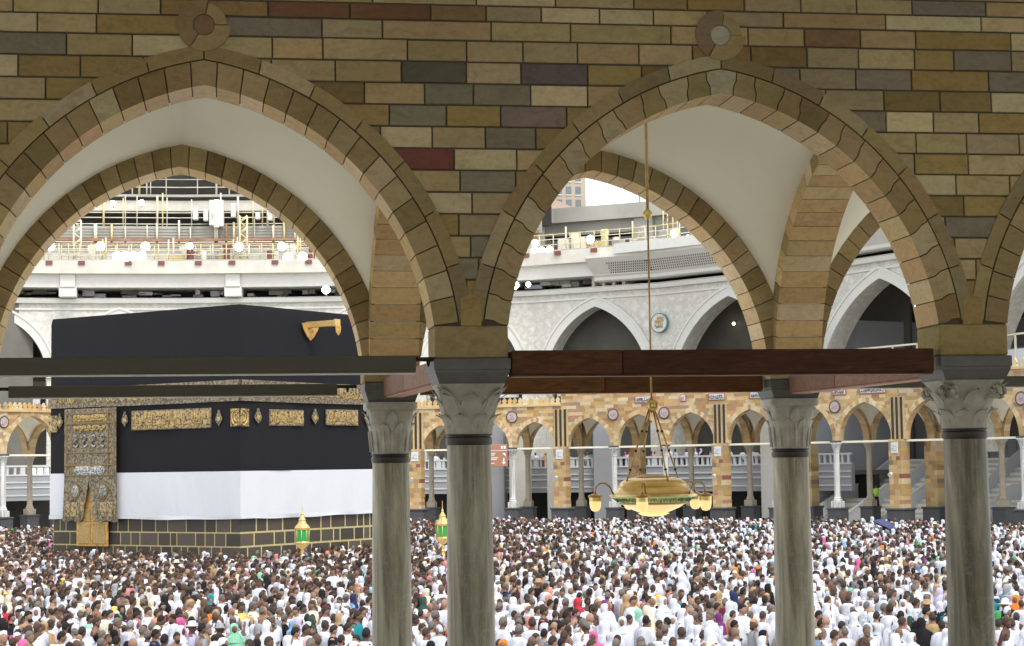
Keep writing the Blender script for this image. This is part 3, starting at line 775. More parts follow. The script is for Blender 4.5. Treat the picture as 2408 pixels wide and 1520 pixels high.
# stone base in gilded joints
mb = MB(TL); mb.box(-.0, KL, .02, KR_, 0, zbot + .4); mb.build('joint_bed', plain('gilt_joint', (.50, .42, .20), .55, .2, .15, 8), kb)
q = random.Random(4)
zr = [onface(563, y)[1] for y in (1213, 1254, 1287, 1323)]; zr = zr + [zr[-1] - (zr[-2] - zr[-1]) * k for k in (1, 2, 3)]
for T, Lg in ((TL, KL), (TR, KR_)):
    mb = MB(T)
    for z1, z0 in zip(zr, zr[1:]):
        x = 0
        while x < Lg - .05:
            w = q.choice([.42, .6, .7, .8, .9, 1.2]) if T is TL else q.choice([.5, .75, .95, 1.1, 1.4])
            xe = min(Lg, x + w);  xe = Lg if Lg - xe < .3 else xe
            cc = pick([((.062, .053, .040), 5), ((.078, .064, .047), 4), ((.05, .044, .036), 4), ((.09, .07, .055), 2)], q)
            a, b = x + (.0 if x == 0 else .033), xe - .033
            mb.bevbox(a if x else -.002, b, -.003, .05, z0 + .033, z1 - .033, .012, cc); x = xe
    mb.build('base_masonry', 'attr', kb)
def panel(T, left, xa, ya, xb, yb, name, mat, off, frame_=.05, seed=0, letters=True, lmat='embroid', bord='embroid2'):
    (s0, z1), (s1, z0) = onface(xa, ya, left), onface(xb, yb, left)
    s0, s1 = min(s0, s1), max(s0, s1); z0, z1 = min(z0, z1), max(z0, z1)
    G = lambda p: T((s0 + p[0], -off - p[1], z0 + p[2])); W, H = s1 - s0, z1 - z0
    mb = MB(G); mb.bevbox(0, W, -.06, .02, 0, H, .02); o = mb.build(name, bord, kb)
    mb = MB(G); mb.box(frame_, W - frame_, .018, .03, frame_, H - frame_); mb.build('field', mat, o)
    if letters:
        mb = MB(lambda p: G((frame_ + (W - 2 * frame_) * .02 + p[0] if left is False else W - frame_ - p[0], .035 + p[1], frame_ + p[2])))
        script(mb, W - 2 * frame_, H - 2 * frame_, min(.055, (H - 2 * frame_) * .065), seed, dens=1.15); mb.build('script', 'thread', o, True)
    return o, G, W, H
# wide gold belt round the cube
for T, Lg, sd in ((TL, KL, 1), (TR, KR_, 2)):
    zb0, zb1 = onface(563, 943)[1], onface(563, 893)[1]
    mb = MB(T); m = 30
    sag = lambda s, Lg=Lg: -.02 * math.sin(math.pi * max(0, min(1, s / Lg))); xb_ = lambda i, Lg=Lg: -.19 + (Lg + .38) * i / m
    mb.rings([[(xb_(i), -.19, zb0 + sag(xb_(i))), (xb_(i), -.19, zb1 + sag(xb_(i))), (xb_(i), -.05, zb1 + sag(xb_(i))), (xb_(i), -.05, zb0 + sag(xb_(i)))] for i in range(m + 1)])
    bt = mb.build('gold_belt', 'embroid2', kb)
    mb = MB(lambda p, T=T, Lg=Lg: T((Lg - .2 - p[0] if T is TL else .2 + p[0], -.20 + p[1], zb0 + .16 + p[2] + sag(p[0]))))
    script(mb, Lg - .5, zb1 - zb0 - .28, .045, 11 + sd, dens=1.3); mb.build('script', 'thread', bt, True)
panel(TL, True, 315, 967, 502, 1007, 'calligraphy_panel', 'embroid', .17, .06, 21)
panel(TR, False, 627, 963, 708, 1003, 'calligraphy_panel', 'embroid', .17, .06, 22)
panel(TR, False, 760, 963, 836, 1002, 'calligraphy_panel', 'embroid', .17, .06, 23)
def lantern_badge(T, left, x, y):
    s, z = onface(x, y, left); G = lambda p: T((s + p[0], -.16 - p[1], z + p[2])); k = .19 if left else .23
    out = [(0, .42), (.07, .34), (.05, .27), (.13, .20), (.12, .14), (.19, .06), (.20, -.04), (.15, -.16), (.06, -.24), (0, -.34)]
    mb = MB(G); o = [(a * k / .19, 0, b) for a, b in out] + [(-a * k / .19, 0, b) for a, b in out[-2:0:-1]]; mb.extrude(o, (0, .05, 0)); ob = mb.build('lamp_emblem', 'embroid2', kb)
    mb = MB(G); mb.lathe([(.11, 0), (.12, .02), (.06, .03)], n=16); 
    mb = MB(lambda p: G((p[0], .05 + p[2], -.04 + p[1]))); mb.lathe([(.12, 0), (.12, .02), (.07, .035), (.01, .03)], n=16); mb.build('boss', 'thread', ob, True)
for x, y in ((147, 993), (300, 988), (521, 985)): lantern_badge(TL, True, x, y)
for x, y in ((600, 981), (734, 982), (858, 985)): lantern_badge(TR, False, x, y)
# square badge folded round the near corner
zc0, zc1 = onface(563, 1003)[1], onface(563, 961)[1]
for T, w in ((TL, .40), (TR, .42)):
    mb = MB(T); mb.box(-.19, w, -.19, -.12, zc0, zc1); ob = mb.build('corner_badge', 'embroid', kb)
    mb = MB(lambda p, T=T: T((p[0], -.19 - p[2], (zc0 + zc1) / 2 + p[1])))
    a = [(.30 * math.cos(R_(90 - 18 * i)), .36 * math.sin(R_(90 - 18 * i)), .012) for i in range(11)]; mb.tube(a, .04, 6); mb.tube([(x * .5, y * .5, z) for x, y, z in a], .035, 6); mb.build('scroll', 'golddark', ob, True)
mb = MB(TL); s_, _ = onface(130, 990, True); mb.box(s_ - .3, KL + .16, -.19, -.1, zc0, zc1); mb.build('corner_badge', 'embroid', kb)
# door and its embroidered curtain
d0, d1 = sorted((onface(190, 1250)[0], onface(258, 1250)[0])); zd = onface(225, 1283)[1]
G = lambda p: TL((d0 + p[0], -.17 - p[1], zd + p[2])); W = d1 - d0
mb = MB(G); mb.bevbox(-.08, W + .08, -.04, .05, -.04, 3.4, .02); dr = mb.build('gold_door', 'doorgold', kb)
mb = MB(G); mb.box(W / 2 - .012, W / 2 + .012, .05, .062, 0, 3.3, (1, 1, 1)); mb.build('door_joint', 'golddark', dr)
for k in range(2):
    for j, (a, b) in enumerate(((.08, 1.05), (1.15, 1.75))):
        mb = MB(G); x0 = .09 + k * W / 2; mb.bevbox(x0, x0 + W / 2 - .18, .045, .085, a, b, .02); mb.build('door_leaf_panel', 'thread', dr)
c0, c1 = sorted((onface(165, 1100)[0], onface(286, 1100)[0])); zc_t, zc_b = onface(225, 961)[1], onface(225, 1226)[1]
CW, CH = c1 - c0, zc_t - zc_b
G = lambda p: TL((c0 + p[0], -.30 - p[1], zc_b + p[2]))
slit_x, slit_h = CW * .52, CH * .36                    # the curtain is drawn apart below
mb = MB(G); nx, nz = 44, 40; ids = {}
def cpt(i, j, o=0):
    f = j / nz; zz = CH * f; x = CW * i / nx; open_ = max(0, 1 - zz / slit_h) if zz < slit_h else 0
    gap = .36 * open_
    if i <= nx // 2: x = (slit_x - gap - .0) * i / (nx / 2) - .10 * open_ * (1 - i / (nx / 2))
    else: x = slit_x + gap + (CW - slit_x - gap) * (i - nx / 2) / (nx / 2) + .06 * open_
    return (x, .05 * math.sin(i * .9) * (.3 + open_) + .04 + o, zz - .05 * math.sin(i * .5) * open_)
for side in (0, 1):
    rng_ = range(0, nx // 2 + 1) if side == 0 else range(nx // 2, nx + 1)
    for o in (0, .03):
        for j in range(nz + 1):
            for i in rng_: ids[(side, o, i, j)] = mb.vert(cpt(i if side == 0 or i > nx // 2 else i + .001, j, o))
        for j in range(nz):
            for i in list(rng_)[:-1]: mb.face((ids[(side, o, i, j)], ids[(side, o, i + 1, j)], ids[(side, o, i + 1, j + 1)], ids[(side, o, i, j + 1)]))
cu_ = mb.build('door_curtain', 'embroid2', kb, True)
def cbox(x0, x1, z0, z1, name, mat, dep=.12, scr=None, sm='thread'):
    mb = MB(G); mb.bevbox(CW * x0, CW * x1, .05, dep, CH * z0, CH * z1, .015); o = mb.build(name, mat, cu_)
    return o
for z0, z1 in ((.86, .885), (.60, .615), (.49, .505), (.40, .412), (.95, .962)): cbox(.03, .97, z0, z1, 'braid', 'braidgold', .115)
for x0, x1 in ((.025, .05), (.14, .155), (.845, .86), (.95, .975)): cbox(x0, x1, .42, .985, 'braid', 'braidgold', .113)
cbox(.18, .82, .885, .945, 'script_panel', 'embroid', .12)
mb = MB(lambda p: G((CW * .80 - p[0], .125 + p[1], CH * .888 + p[2]))); script(mb, CW * .6, CH * .052, .05, 41, dens=1.2); mb.build('script', 'thread', cu_, True)
mb = MB(lambda p: G((CW * .80 - p[0], .125 + p[1], CH * .80 + p[2]))); script(mb, CW * .6, CH * .05, .05, 42, dens=1.2); mb.build('script', 'thread', cu_, True)
for k in range(4):
    x = CW * (.24 + .175 * k); mb = MB(G); zz = CH * .69
    mb.tube([(x + .16, .12, zz + .34), (x - .02, .12, zz + .40), (x - .12, .12, zz + .24), (x + .10, .12, zz + .10), (x + .14, .12, zz - .08), (x - .04, .12, zz - .18), (x - .16, .12, zz - .06)], [.03, .055, .06, .06, .06, .055, .03], 6); mb.build('scroll', 'silverthread', cu_, True)
o = [(CW * (.5 + a), .0, CH * (.45 + b)) for a, b in ((-.30, 0), (-.26, .035), (-.22, .042), (.22, .042), (.26, .035), (.30, 0), (.26, -.035), (.22, -.042), (-.22, -.042), (-.26, -.035))]
mb = MB(lambda p: G((p[0], .06 + p[1], p[2]))); mb.extrude(o, (0, .06, 0)); sv = mb.build('script_panel', 'silverthread', cu_)
mb = MB(lambda p: G((CW * .76 - p[0], .13 + p[1], CH * .412 + p[2]))); script(mb, CW * .52, CH * .076, .06, 43, dens=1.3); mb.build('script', plain('silver_cord', (.40, .40, .38), .5, .2), sv, True)
for xk in (.23, .77):
    mb = MB(lambda p: G((CW * xk + p[0], .10 + p[2], CH * .265 + p[1] * 1.25))); mb.lathe([(.30, 0), (.31, .04), (.25, .05)], n=28, cap=True); ob = mb.build('round_boss', 'braidgold', cu_, True, 30)
    mb = MB(lambda p: G((CW * xk + p[0], .155 + p[2], CH * .265 + p[1] * 1.25))); mb.lathe([(.24, 0), (.2, .015)], n=28); mb.tube([(.12, .12, .02), (-.06, .16, .02), (-.14, 0, .02), (0, -.14, .02), (.12, -.04, .02)], .035, 6); mb.build('boss_field', 'silverthread', ob, True)
for xk in (.06, .62, .72):
    cbox(xk, xk + .24 if xk != .62 else xk + .06, .04, .17, 'lower_panel', 'embroid', .105)
# rain spout
sx, sz = onface(720, 764, False)
G = lambda p: TR((sx + p[0], -.1 - p[1], sz + p[2]))
mb = MB(G); mb.box(-.16, .16, -.15, 1.85, -.16, .12); mb.box(-.20, .20, 1.78, 1.86, -.20, .16); sp = mb.build('rain_spout', 'goldpaint', kb)
mb = MB(G); mb.extrude([(-.2, 1.87, -.14), (.2, 1.87, -.14), (.16, 1.87, -.48), (0, 1.87, -.62), (-.16, 1.87, -.48)], (0, .04, 0)); mb.build('spout_tongue', 'doorgold', sp)
mb = MB(G); mb.extrude([(-.55, .06, .05), (.75, .06, .05), (.62, .06, -.25), (.30, .06, -.62), (.08, .06, -.78), (-.14, .06, -.62), (-.42, .06, -.25)], (0, .06, 0)); mb.build('spout_plaque', 'doorgold', sp)

# ------------------------------------------------------------------ low curved wall with lanterns beside the shrine
hm = KC + e2 * (KR_ / 2) + n2 * 1.0; HR = 6.6
hat = thing('low_wall', 'low white marble crescent wall beside the shrine, nearly hidden by the crowd', 'wall', tuple(hm))
mb = MB(); outer = []
for i in range(37):
    a = math.pi * i / 36; d = e2 * -math.cos(a) + n2 * math.sin(a)
    outer.append((hm + d * (HR - .75), hm + d * (HR + .75)))
for z0, z1, g2 in ((0, 1.22, .06), (1.22, 1.38, 0)):
    rs_ = []
    for (a, b) in outer:
        k = (b - a).normalized() * g2; rs_.append([(*(a + k).xy, z0), (*(b - k).xy, z0), (*(b - k).xy, z1), (*(a + k).xy, z1)])
    mb.rings(rs_)
mb.build('wall_body', 'white', hat)
def lantern(pos, label):
    t = thing('lantern', label, 'lantern', tuple(pos), group='gold and green lanterns on the low wall'); x, y, z = pos; c = (x, y, z)
    mb = MB(); mb.lathe([(.24, 0), (.24, .06), (.16, .10), (.08, .14), (.06, .2), (.09, .26), (.05, .32), (.05, .4), (.085, .46), (.05, .52), (.06, .56)], c, 20); mb.build('stand', 'goldpaint', t, True, 35)
    mb = MB(); mb.lathe([(.07, .54), (.14, .60), (.30, .76), (.33, .84), (.29, .90)], c, 8); mb.build('lower_cup', 'goldpaint', t, False)
    mb = MB(); mb.lathe([(.29, .90), (.30, 1.42)], c, 8); gl = mb.build('green_panes', 'greenglass', t)
    mb = MB()
    for k in range(8):
        a = 2 * math.pi * k / 8; mb.tube([(x + .30 * math.cos(a), y + .30 * math.sin(a), z + .88), (x + .31 * math.cos(a), y + .31 * math.sin(a), z + 1.44)], .02, 6)
    mb.build('glazing_bar', 'goldpaint', gl, True)
    mb = MB(); mb.lathe([(.34, 1.42), (.35, 1.50), (.28, 1.60), (.20, 1.68), (.15, 1.80), (.17, 1.84), (.10, 1.95), (.05, 2.05), (.06, 2.1), (.02, 2.18), (.01, 2.55)], c, 8); mb.build('domed_lid', 'goldpaint', t)
def hij(pxx):
    best = None
    for i in range(400):
        a = math.pi * i / 399; p = hm + (e2 * -math.cos(a) + n2 * math.sin(a)) * HR; x, _ = px((p.x, p.y, 2.5))
        if best is None or abs(x - pxx) < best[0]: best = (abs(x - pxx), p)
    return Vector((best[1].x, best[1].y, 1.38))
lantern(hij(711), 'gold lantern with green panes standing before the white skirt of the shrine')
pl = hm + (e2 * -math.cos(R_(148)) + n2 * math.sin(R_(148))) * HR
lantern(hij(1041), 'gold lantern with green panes, half hidden beside the thick front column')

# ------------------------------------------------------------------ far court arcade
FS = 6.87; FPL = 2.45; FTOP = 10.42                   # springing, plinth top, wall top
sup = [(-275, 124, 'c'), (-130, 128, 'P'), (8, 132, 'c'), (150, 136, 'c'), (290, 139, 'P'), (415, 140.5, 'c'), (540, 141, 'c'), (665, 141.5, 'P'), (790, 141.5, 'c'), (915, 141, 'c'),
       (1042, 140, 'P'), (1160, 139.2, 'c'), (1282, 138.3, 'c'), (1405, 137, 'P'), (1536, 135.2, 'c'), (1664, 133, 'c'), (1804, 130.5, 'P'), (1945, 127.6, 'c'), (2092, 124.4, 'c'), (2249, 121, 'P'), (2405, 117.2, 'c'), (2560, 113.2, 'c'), (2725, 109, 'P'), (2890, 104.5, 'c')]
pts = [(at(x * .940625, 1100, z), k, x) for x, z, k in sup]
pts = [(Vector((p.x, p.y, 0)), k, x) for p, k, x in pts]
FPAL = [((.50, .37, .20), 26), ((.42, .28, .12), 22), ((.60, .48, .30), 20), ((.40, .23, .14), 10), ((.33, .26, .18), 8), ((.56, .38, .17), 14)]
def brick_sheet(mb, x0, x1, z0f, z1, y, bw=.62, bh=.24, pal=FPAL, r=rnd):
    """small stones of a far wall: z0f(x) gives the lower edge"""
    z = math.floor(min(z0f(x0), z0f(x1), z0f((x0 + x1) / 2)) / bh) * bh; row = 0
    while z < z1 - .01:
        x = x0 - (r.random() * bw)
        while x < x1 - .01:
            w = bw * r.uniform(.6, 1.5); a, b = max(x, x0), min(x + w, x1); x += w
            if b - a < .02: continue
            n = max(1, int((b - a) / .2)); col = pick(pal, r)
            xs = [a + (b - a) * i / n for i in range(n + 1)]
            for p, q in zip(xs, xs[1:]):
                la, lb = max(z, z0f(p)), max(z, z0f(q)); t = min(z + bh, z1)
                if la >= t - .01 and lb >= t - .01: continue
                mb.poly([(p, y, min(la, t)), (q, y, min(lb, t)), (q, y, t), (p, y, t)], col)
        z += bh
DB = 3.9                                               # depth of the far arcade
Cc = Vector((KC.x + 3, KC.y + 8, 0))
def seg_frame(A, B):
    d = (B - A); L = d.length; a = math.atan2(d.y, d.x); return frame((A.x, A.y, 0), a), L, a
def normal_at(i):
    a = pts[max(0, i - 1)][0]; b = pts[min(len(pts) - 1, i + 1)][0]; d = (b - a).normalized(); return Vector((-d.y, d.x, 0))
nrm = [normal_at(i) for i in range(len(pts))]
back = [p + n * DB for (p, k, x), n in zip(pts, nrm)]
def hw(k): return .52 if k == 'P' else .26
arc_groups = 'sandstone arcade bays across the court'
far_a = thing('court_arcade', 'sunlit tan sandstone arcade with pointed arches running round the court', 'arcade', tuple(pts[11][0]))
VIS = [i for i in range(len(pts) - 1) if pts[i][2] < 160 or pts[i][2] > 800]
for i in range(len(pts) - 1):
    if i not in VIS: continue
    (A, ka, xa), (B, kb2, xb) = pts[i], pts[i + 1]
    for rowi, (A_, B_) in enumerate(((A, B), (back[i], back[i + 1]))):
        T, L, ang = seg_frame(A_, B_); x0, x1 = hw(ka), L - hw(kb2); cx = (x0 + x1) / 2; ar = Arch((x1 - x0) / 2, (x1 - x0) / 2 * 1.22)
        def low(x, r=0, ar=ar, cx=cx): return FS + (ar.z(x - cx, ar.R + r) or 0) if abs(x - cx) < ar.a + r else FS
        lowp = xa < 1400; top = (FTOP - .57 if lowp else FTOP + .5) if rowi == 0 else FTOP - 1.15
        bay = None
        mb = MB(T); brick_sheet(mb, 0, L, lambda x: low(x, .30), top, -.0, *( (.62, .24) if rowi == 0 else (.7, .3)))
        mb.build('wall_face', 'farstone', far_a)
        mb = MB(T); n = 30; xs = [L * q / n for q in range(n + 1)]
        for p, q in zip(xs, xs[1:]):
            a, b = low(p, .12), low(q, .12); mb.hexa([(p, .02, a), (q, .02, b), (q, .5, b), (p, .5, a), (p, .02, top), (q, .02, top), (q, .5, top), (p, .5, top)], pick(FPAL))
        mb.build('wall_core', 'farstone', far_a)
        mb = MB(T)
        ring_blocks(mb, ar, cx, ar.R, ar.R + .32, 13 if rowi == 0 else 9, -.03, .52, zmin=.0001, gap=.0, pal=[((.62, .50, .32), 20), ((.48, .33, .16), 20), ((.55, .42, .24), 20), ((.40, .27, .15), 10)] if rowi == 0 else FPAL, jit=.01, tz=FS)
        mb.build('arch_ring', 'farstone', far_a)
        if rowi == 0:
            mb = MB(T); mb.box(-.02, L + .02, -.10, .3, top, top + .14, (.6, .46, .24)); mb.build('cornice', 'farstone', far_a)
            mb = MB(T); k = 0; w = .42
            while k * w + w <= L + .05:                # crenellation of leaf-shaped merlons
                x = k * w + w / 2; o = [(-.20, 0), (-.20, .10), (-.10, .17), (-.17, .26), (-.12, .38), (0, .52), (.12, .38), (.17, .26), (.10, .17), (.20, .10), (.20, 0)]
                mb.extrude([(x + a, .0, top + .142 + b * 1.05) for a, b in o], (0, .14, 0), pick([((.60, .42, .18), 3), ((.66, .54, .32), 3), ((.42, .30, .20), 1)])); k += 1
            mb.build('crenellation', 'farstone', far_a)
    # cross arch and vault
    for j in ((i, i + 1) if i == VIS[0] or (i - 1) not in VIS else (i + 1,)):
        T, L, ang = seg_frame(pts[j][0], back[j]); ar = Arch(L / 2 - .3, 2.05); mb = MB(T); ring_blocks(mb, ar, L / 2, ar.R, ar.R + .28, 9, -.24, .24, zmin=.0001, gap=0, pal=FPAL, tz=FS)
        mb.build('cross_arch', 'farstone', far_a)
        n = 12; mb = MB(T); xs = [.2 + (L - .4) * q / n for q in range(n + 1)]
        for p, q in zip(xs, xs[1:]):
            a, b = [FS + (ar.z(v - L / 2, ar.R + .1) or 0) for v in (p, q)]
            mb.hexa([(p, -.2, a), (q, -.2, b), (q, .2, b), (p, .2, a), (p, -.2, FTOP - .6), (q, -.2, FTOP - .6), (q, .2, FTOP - .6), (p, .2, FTOP - .6)])
        mb.build('cross_spandrel', 'plaster', far_a)
    A1, B1, A2, B2 = pts[i][0], pts[i + 1][0], back[i], back[i + 1]; L = (B1 - A1).length
    def bil(p): s, t = p[0] / L, p[1] / DB; w = (A1 * (1 - s) + B1 * s) * (1 - t) + (A2 * (1 - s) + B2 * s) * t; return Vector((w.x, w.y, p[2] + FS))
    mb = MB(bil); x0, x1 = hw(ka), L - hw(kb2); af = Arch((x1 - x0) / 2, (x1 - x0) / 2 * 1.22); at2 = Arch(DB / 2 - .3, 2.05)
    vault_patch(mb, af, at2, x0 - .05, x1 + .05, .45, DB - .05, af.R + .2, at2.R + .2, n=10, z0=2.6)
    mb.build('vault_shell', 'plaster', far_a, True)
mb = MB()
for i in VIS:
    a, b = pts[i][0], pts[i + 1][0]; c, d = back[i], back[i + 1]; mb.hexa([(*a.xy, FTOP - .75), (*b.xy, FTOP - .75), (*(d + nrm[i + 1]).xy, FTOP - .75), (*(c + nrm[i]).xy, FTOP - .75), (*(a + nrm[i] * .3).xy, FTOP - .6), (*(b + nrm[i + 1] * .3).xy, FTOP - .6), (*(d + nrm[i + 1]).xy, FTOP - .6), (*(c + nrm[i]).xy, FTOP - .6)])
mb.build('roof', 'concrete', far_a)

def far_column(p, ang, mat, label, grp):
    t = thing('court_column', label, 'column', (0, 0, 0), 0, grp, world=False); T = None
    mb = MB(); mb.bevbox(-.5, .5, -.5, .5, .001, FPL - .12, .02); mb.bevbox(-.56, .56, -.56, .56, FPL - .12, FPL, .03); mb.build('plinth', 'bluegrey', t)
    mb = MB(); mb.bevbox(-.33, .33, -.33, .33, FPL + .002, FPL + .42, .02); mb.lathe([(.30, FPL + .42), (.32, FPL + .50), (.25, FPL + .56), (.26, FPL + .64), (.205, FPL + .70)], n=20); mb.build('base', mat, t, True, 35)
    mb = MB(); mb.lathe([(.205 - .02 * i / 8, FPL + .70 + (FS - .75 - FPL - .70) * i / 8) for i in range(9)], n=20); mb.build('shaft', mat, t, True, 40)
    mb = MB(); n = 24; rs_ = [[(*superell(r, j, n, q), z) for j in range(n)] for r, q, z in ((.19, 2, FS - .76), (.22, 2, FS - .74), (.20, 2, FS - .71), (.21, 2.4, FS - .5), (.27, 4, FS - .27), (.33, 8, FS - .20), (.33, 8, FS - .13))]
    mb.rings(rs_); 
    for j in range(8): leaf(mb, math.pi / 4 * j, .20, FS - .70, .34, .15, .09, .05)
    mb.build('capital', mat, t, True, 35)
    mb = MB(); mb.bevbox(-.30, .30, -.30, .40, FS - .127, FS - .001, .01); mb.build('abacus', 'abacus' if mat != 'farwhite' else 'bluegrey', t)
    t.location = (p.x, p.y, 0); t.rotation_euler.z = ang; return t
def far_pillar(p, ang, label, grp, front=True):
    t = thing('court_pillar', label, 'pillar', (0, 0, 0), 0, grp, world=False); h = .48; r = random.Random(int(p.x * 100))
    mb = MB(); mb.bevbox(-.66, .66, -.62, .62, .001, FPL - .14, .02); mb.bevbox(-.74, .74, -.70, .70, FPL - .14, FPL, .04); mb.build('plinth', 'bluegrey', t)
    mb = MB(); z = FPL + .002
    while z < FS - .05:
        bh = r.choice([.26, .3, .36]); x = -h - r.random() * .2; zz = min(z + bh, FS - .002)
        while x < h - .01:
            w = r.uniform(.3, .6); a, b = max(-h, x), min(h, x + w); x += w
            if b - a > .03: mb.hexa([(a, -h, z), (b, -h, z), (b, h, z), (a, h, z), (a, -h, zz), (b, -h, zz), (b, h, zz), (a, h, zz)], pick(FPAL + [((.27, .11, .075), 4), ((.24, .22, .18), 4)], r))
        z = zz
        if z > FS - .06: break
    mb.build('pillar_body', 'farstone', t)
    if front:
        mb = MB(); mb.box(-.55, .55, -.10, .0, FS + .01, FS + 2.75, (.56, .42, .22)); mb.build('pilaster', 'farstone', t)
        for k in (-.36, -.02, .34):
            mb = MB(); mb.lathe([(.085, FS + .02), (.085, FS + 2.72)], (k, -.10, 0), 12); mb.build('dark_colonnette', 'dark', t, True, 40)
        mb = MB(); mb.bevbox(-.27, .27, -h - .05, -h, FS - .90, FS - .22, .01); pq = mb.build('plaque', 'rail', t)
        mb = MB(lambda q: Vector((-.2 + q[0], -h - .055 + q[1], FS - .82 + q[2]))); script(mb, .40, .5, .03, int(abs(p.x) * 10)); mb.build('plaque_script', 'greywall', pq, True)
        mb = MB(); mb.tube([(-.2, -h + .05, FPL + 2.2), (-.2, -h - .2, FPL + 2.25)], .03, 6); mb.tube([(-.2, -h - .12, FPL + 2.22), (-.2, -h - .34, FPL + 2.12)], [.10, .15], 12); mb.build('wall_lamp', 'white', t, True, 40)
    t.location = (p.x, p.y, 0); t.rotation_euler.z = ang; return t
protos = {}
cn = 0
for i, (p, k, x) in enumerate(pts):
    if 170 < x < 1000: continue
    a = math.atan2(-nrm[i].x, nrm[i].y)
    where = {8: 'white court column close to the shrine door side', -130: 'court column past the picture edge'}
    if k == 'c':
        if 'c' not in protos: protos['c'] = far_column(p, a, 'farwhite', '', 'white marble columns of the court arcade'); t = protos['c']
        else:
            t = copy_tree(protos['c']); t.location = (p.x, p.y, 0); t.rotation_euler.z = a
        lab = {8: 'white court column beside the black shrine, door side', 1160: 'white court column hidden by the thick front column', 1282: 'white court column beside the brown hanging sign', 1536: 'white court column seen behind the side lamp end of the chandelier bowl', 1664: 'white court column behind the chandelier hanging rods', 1945: 'white court column hidden by the slimmer rear column', 2092: 'white court column standing before the stairs'}.get(x, 'white court column near the picture edge')
        t['label'] = lab
    else:
        if 'P' not in protos: protos['P'] = far_pillar(p, a, '', 'stone pillars of the court arcade'); t = protos['P']
        else: t = copy_tree(protos['P']); t.location = (p.x, p.y, 0); t.rotation_euler.z = a
        t['label'] = {1042: 'patchwork stone pillar in the gap beside the thick front column', 1405: 'patchwork stone pillar between brown sign and chandelier', 1804: 'patchwork stone pillar beyond the chandelier, next to the slimmer rear column', 2249: 'patchwork stone pillar in the middle of the stairs'}.get(x, 'patchwork stone pillar near the picture edge')
    # back row support
    q = back[i]; bk = {1042: 'c', 1160: 'c', 1282: 'c', 1405: 'c', 1536: 'P', 1664: 'c', 1804: 'c', 1945: 'P', 2092: 'c', 2249: 'P', 2405: 'c'}.get(x, 'c')
    key = 'b' + bk
    if key not in protos: protos[key] = far_column(q, a, 'fartan', '', 'tan back columns of the court arcade') if bk == 'c' else far_pillar(q, a, '', 'back pillars of the court arcade', False); t = protos[key]
    else: t = copy_tree(protos[key]); t.location = (q.x, q.y, 0); t.rotation_euler.z = a
    t['label'] = ('tan back-row column ' if bk == 'c' else 'brown patchwork back-row pillar ') + {1042: 'behind the pillar beside the thick front column', 1160: 'just past the brown hanging sign', 1282: 'behind the white column by the brown sign', 1405: 'behind the pillar between sign and chandelier', 1536: 'behind the chandelier bowl', 1664: 'behind the chandelier hanging rods', 1804: 'behind the pillar next to the slimmer rear column', 1945: 'hidden by the slimmer rear column', 2092: 'rising from the foot of the stairs', 2249: 'in front of the middle stair rail', 2405: 'past the scrolled-capital column', 8: 'beside the shrine door side'}.get(x, 'near the picture edge')
# tie rods, roundels, inscriptions
for i in VIS:
    T, L, ang = seg_frame(pts[i][0], pts[i + 1][0]); ka, kb2 = pts[i][1], pts[i + 1][1]
    mb = MB(T); mb.bevbox(hw(ka) - .05, L - hw(kb2) + .05, .18, .34, FS - .17, FS - .03, .02); mb.build('tie_rod', 'cream', far_a)
    if kb2 == 'c':
        mb = MB(lambda p: T((L + p[0], -.03 - p[2], FS + 2.25 + p[1]))); mb.lathe([(.43, 0), (.44, .05), (.36, .07), (.36, .03)], n=28); o = mb.build('roundel', 'bluegrey', far_a, True, 30)
        mb = MB(lambda p: T((L + p[0], -.04 - p[2], FS + 2.25 + p[1]))); mb.lathe([(.355, 0), (.355, .04)], n=28); mb.build('roundel_field', plain('rose_marble_%d' % i, (.50, .36, .33), .6), o)
        mb = MB(lambda p: T((L - .24 + p[0], -.09 + p[1], FS + 2.0 + p[2]))); script(mb, .48, .5, .03, i); mb.build('roundel_script', 'greywall', o, True)
pn = []
for i, f, w in ((15, .35, .5), (15, .95, 1.3), (16, .75, 1.9), (17, .5, 1.3), (18, .08, 1.1), (18, .62, 2.0), (19, .55, 1.2), (14, .62, 1.5)):
    T, L, ang = seg_frame(pts[i][0], pts[i + 1][0]); x = L * f
    mb = MB(T); mb.bevbox(x - w / 2, x + w / 2, -.08, .0, FS + 3.0, FS + 3.52, .02); o = mb.build('inscription', plain('red_frame_%d_%d' % (i, int(f * 100)), (.45, .17, .09), .7), far_a)
    mb = MB(T); mb.box(x - w / 2 + .08, x + w / 2 - .08, -.10, -.075, FS + 3.07, FS + 3.45); mb.build('inscription_field', 'rail', o)
    mb = MB(lambda p: T((x - w / 2 + .1 + p[0], -.115 + p[1], FS + 3.08 + p[2]))); script(mb, w - .2, .36, .022, i * 7 + int(f * 10), dens=1.4); mb.build('inscription_script', 'bluegrey', o, True)

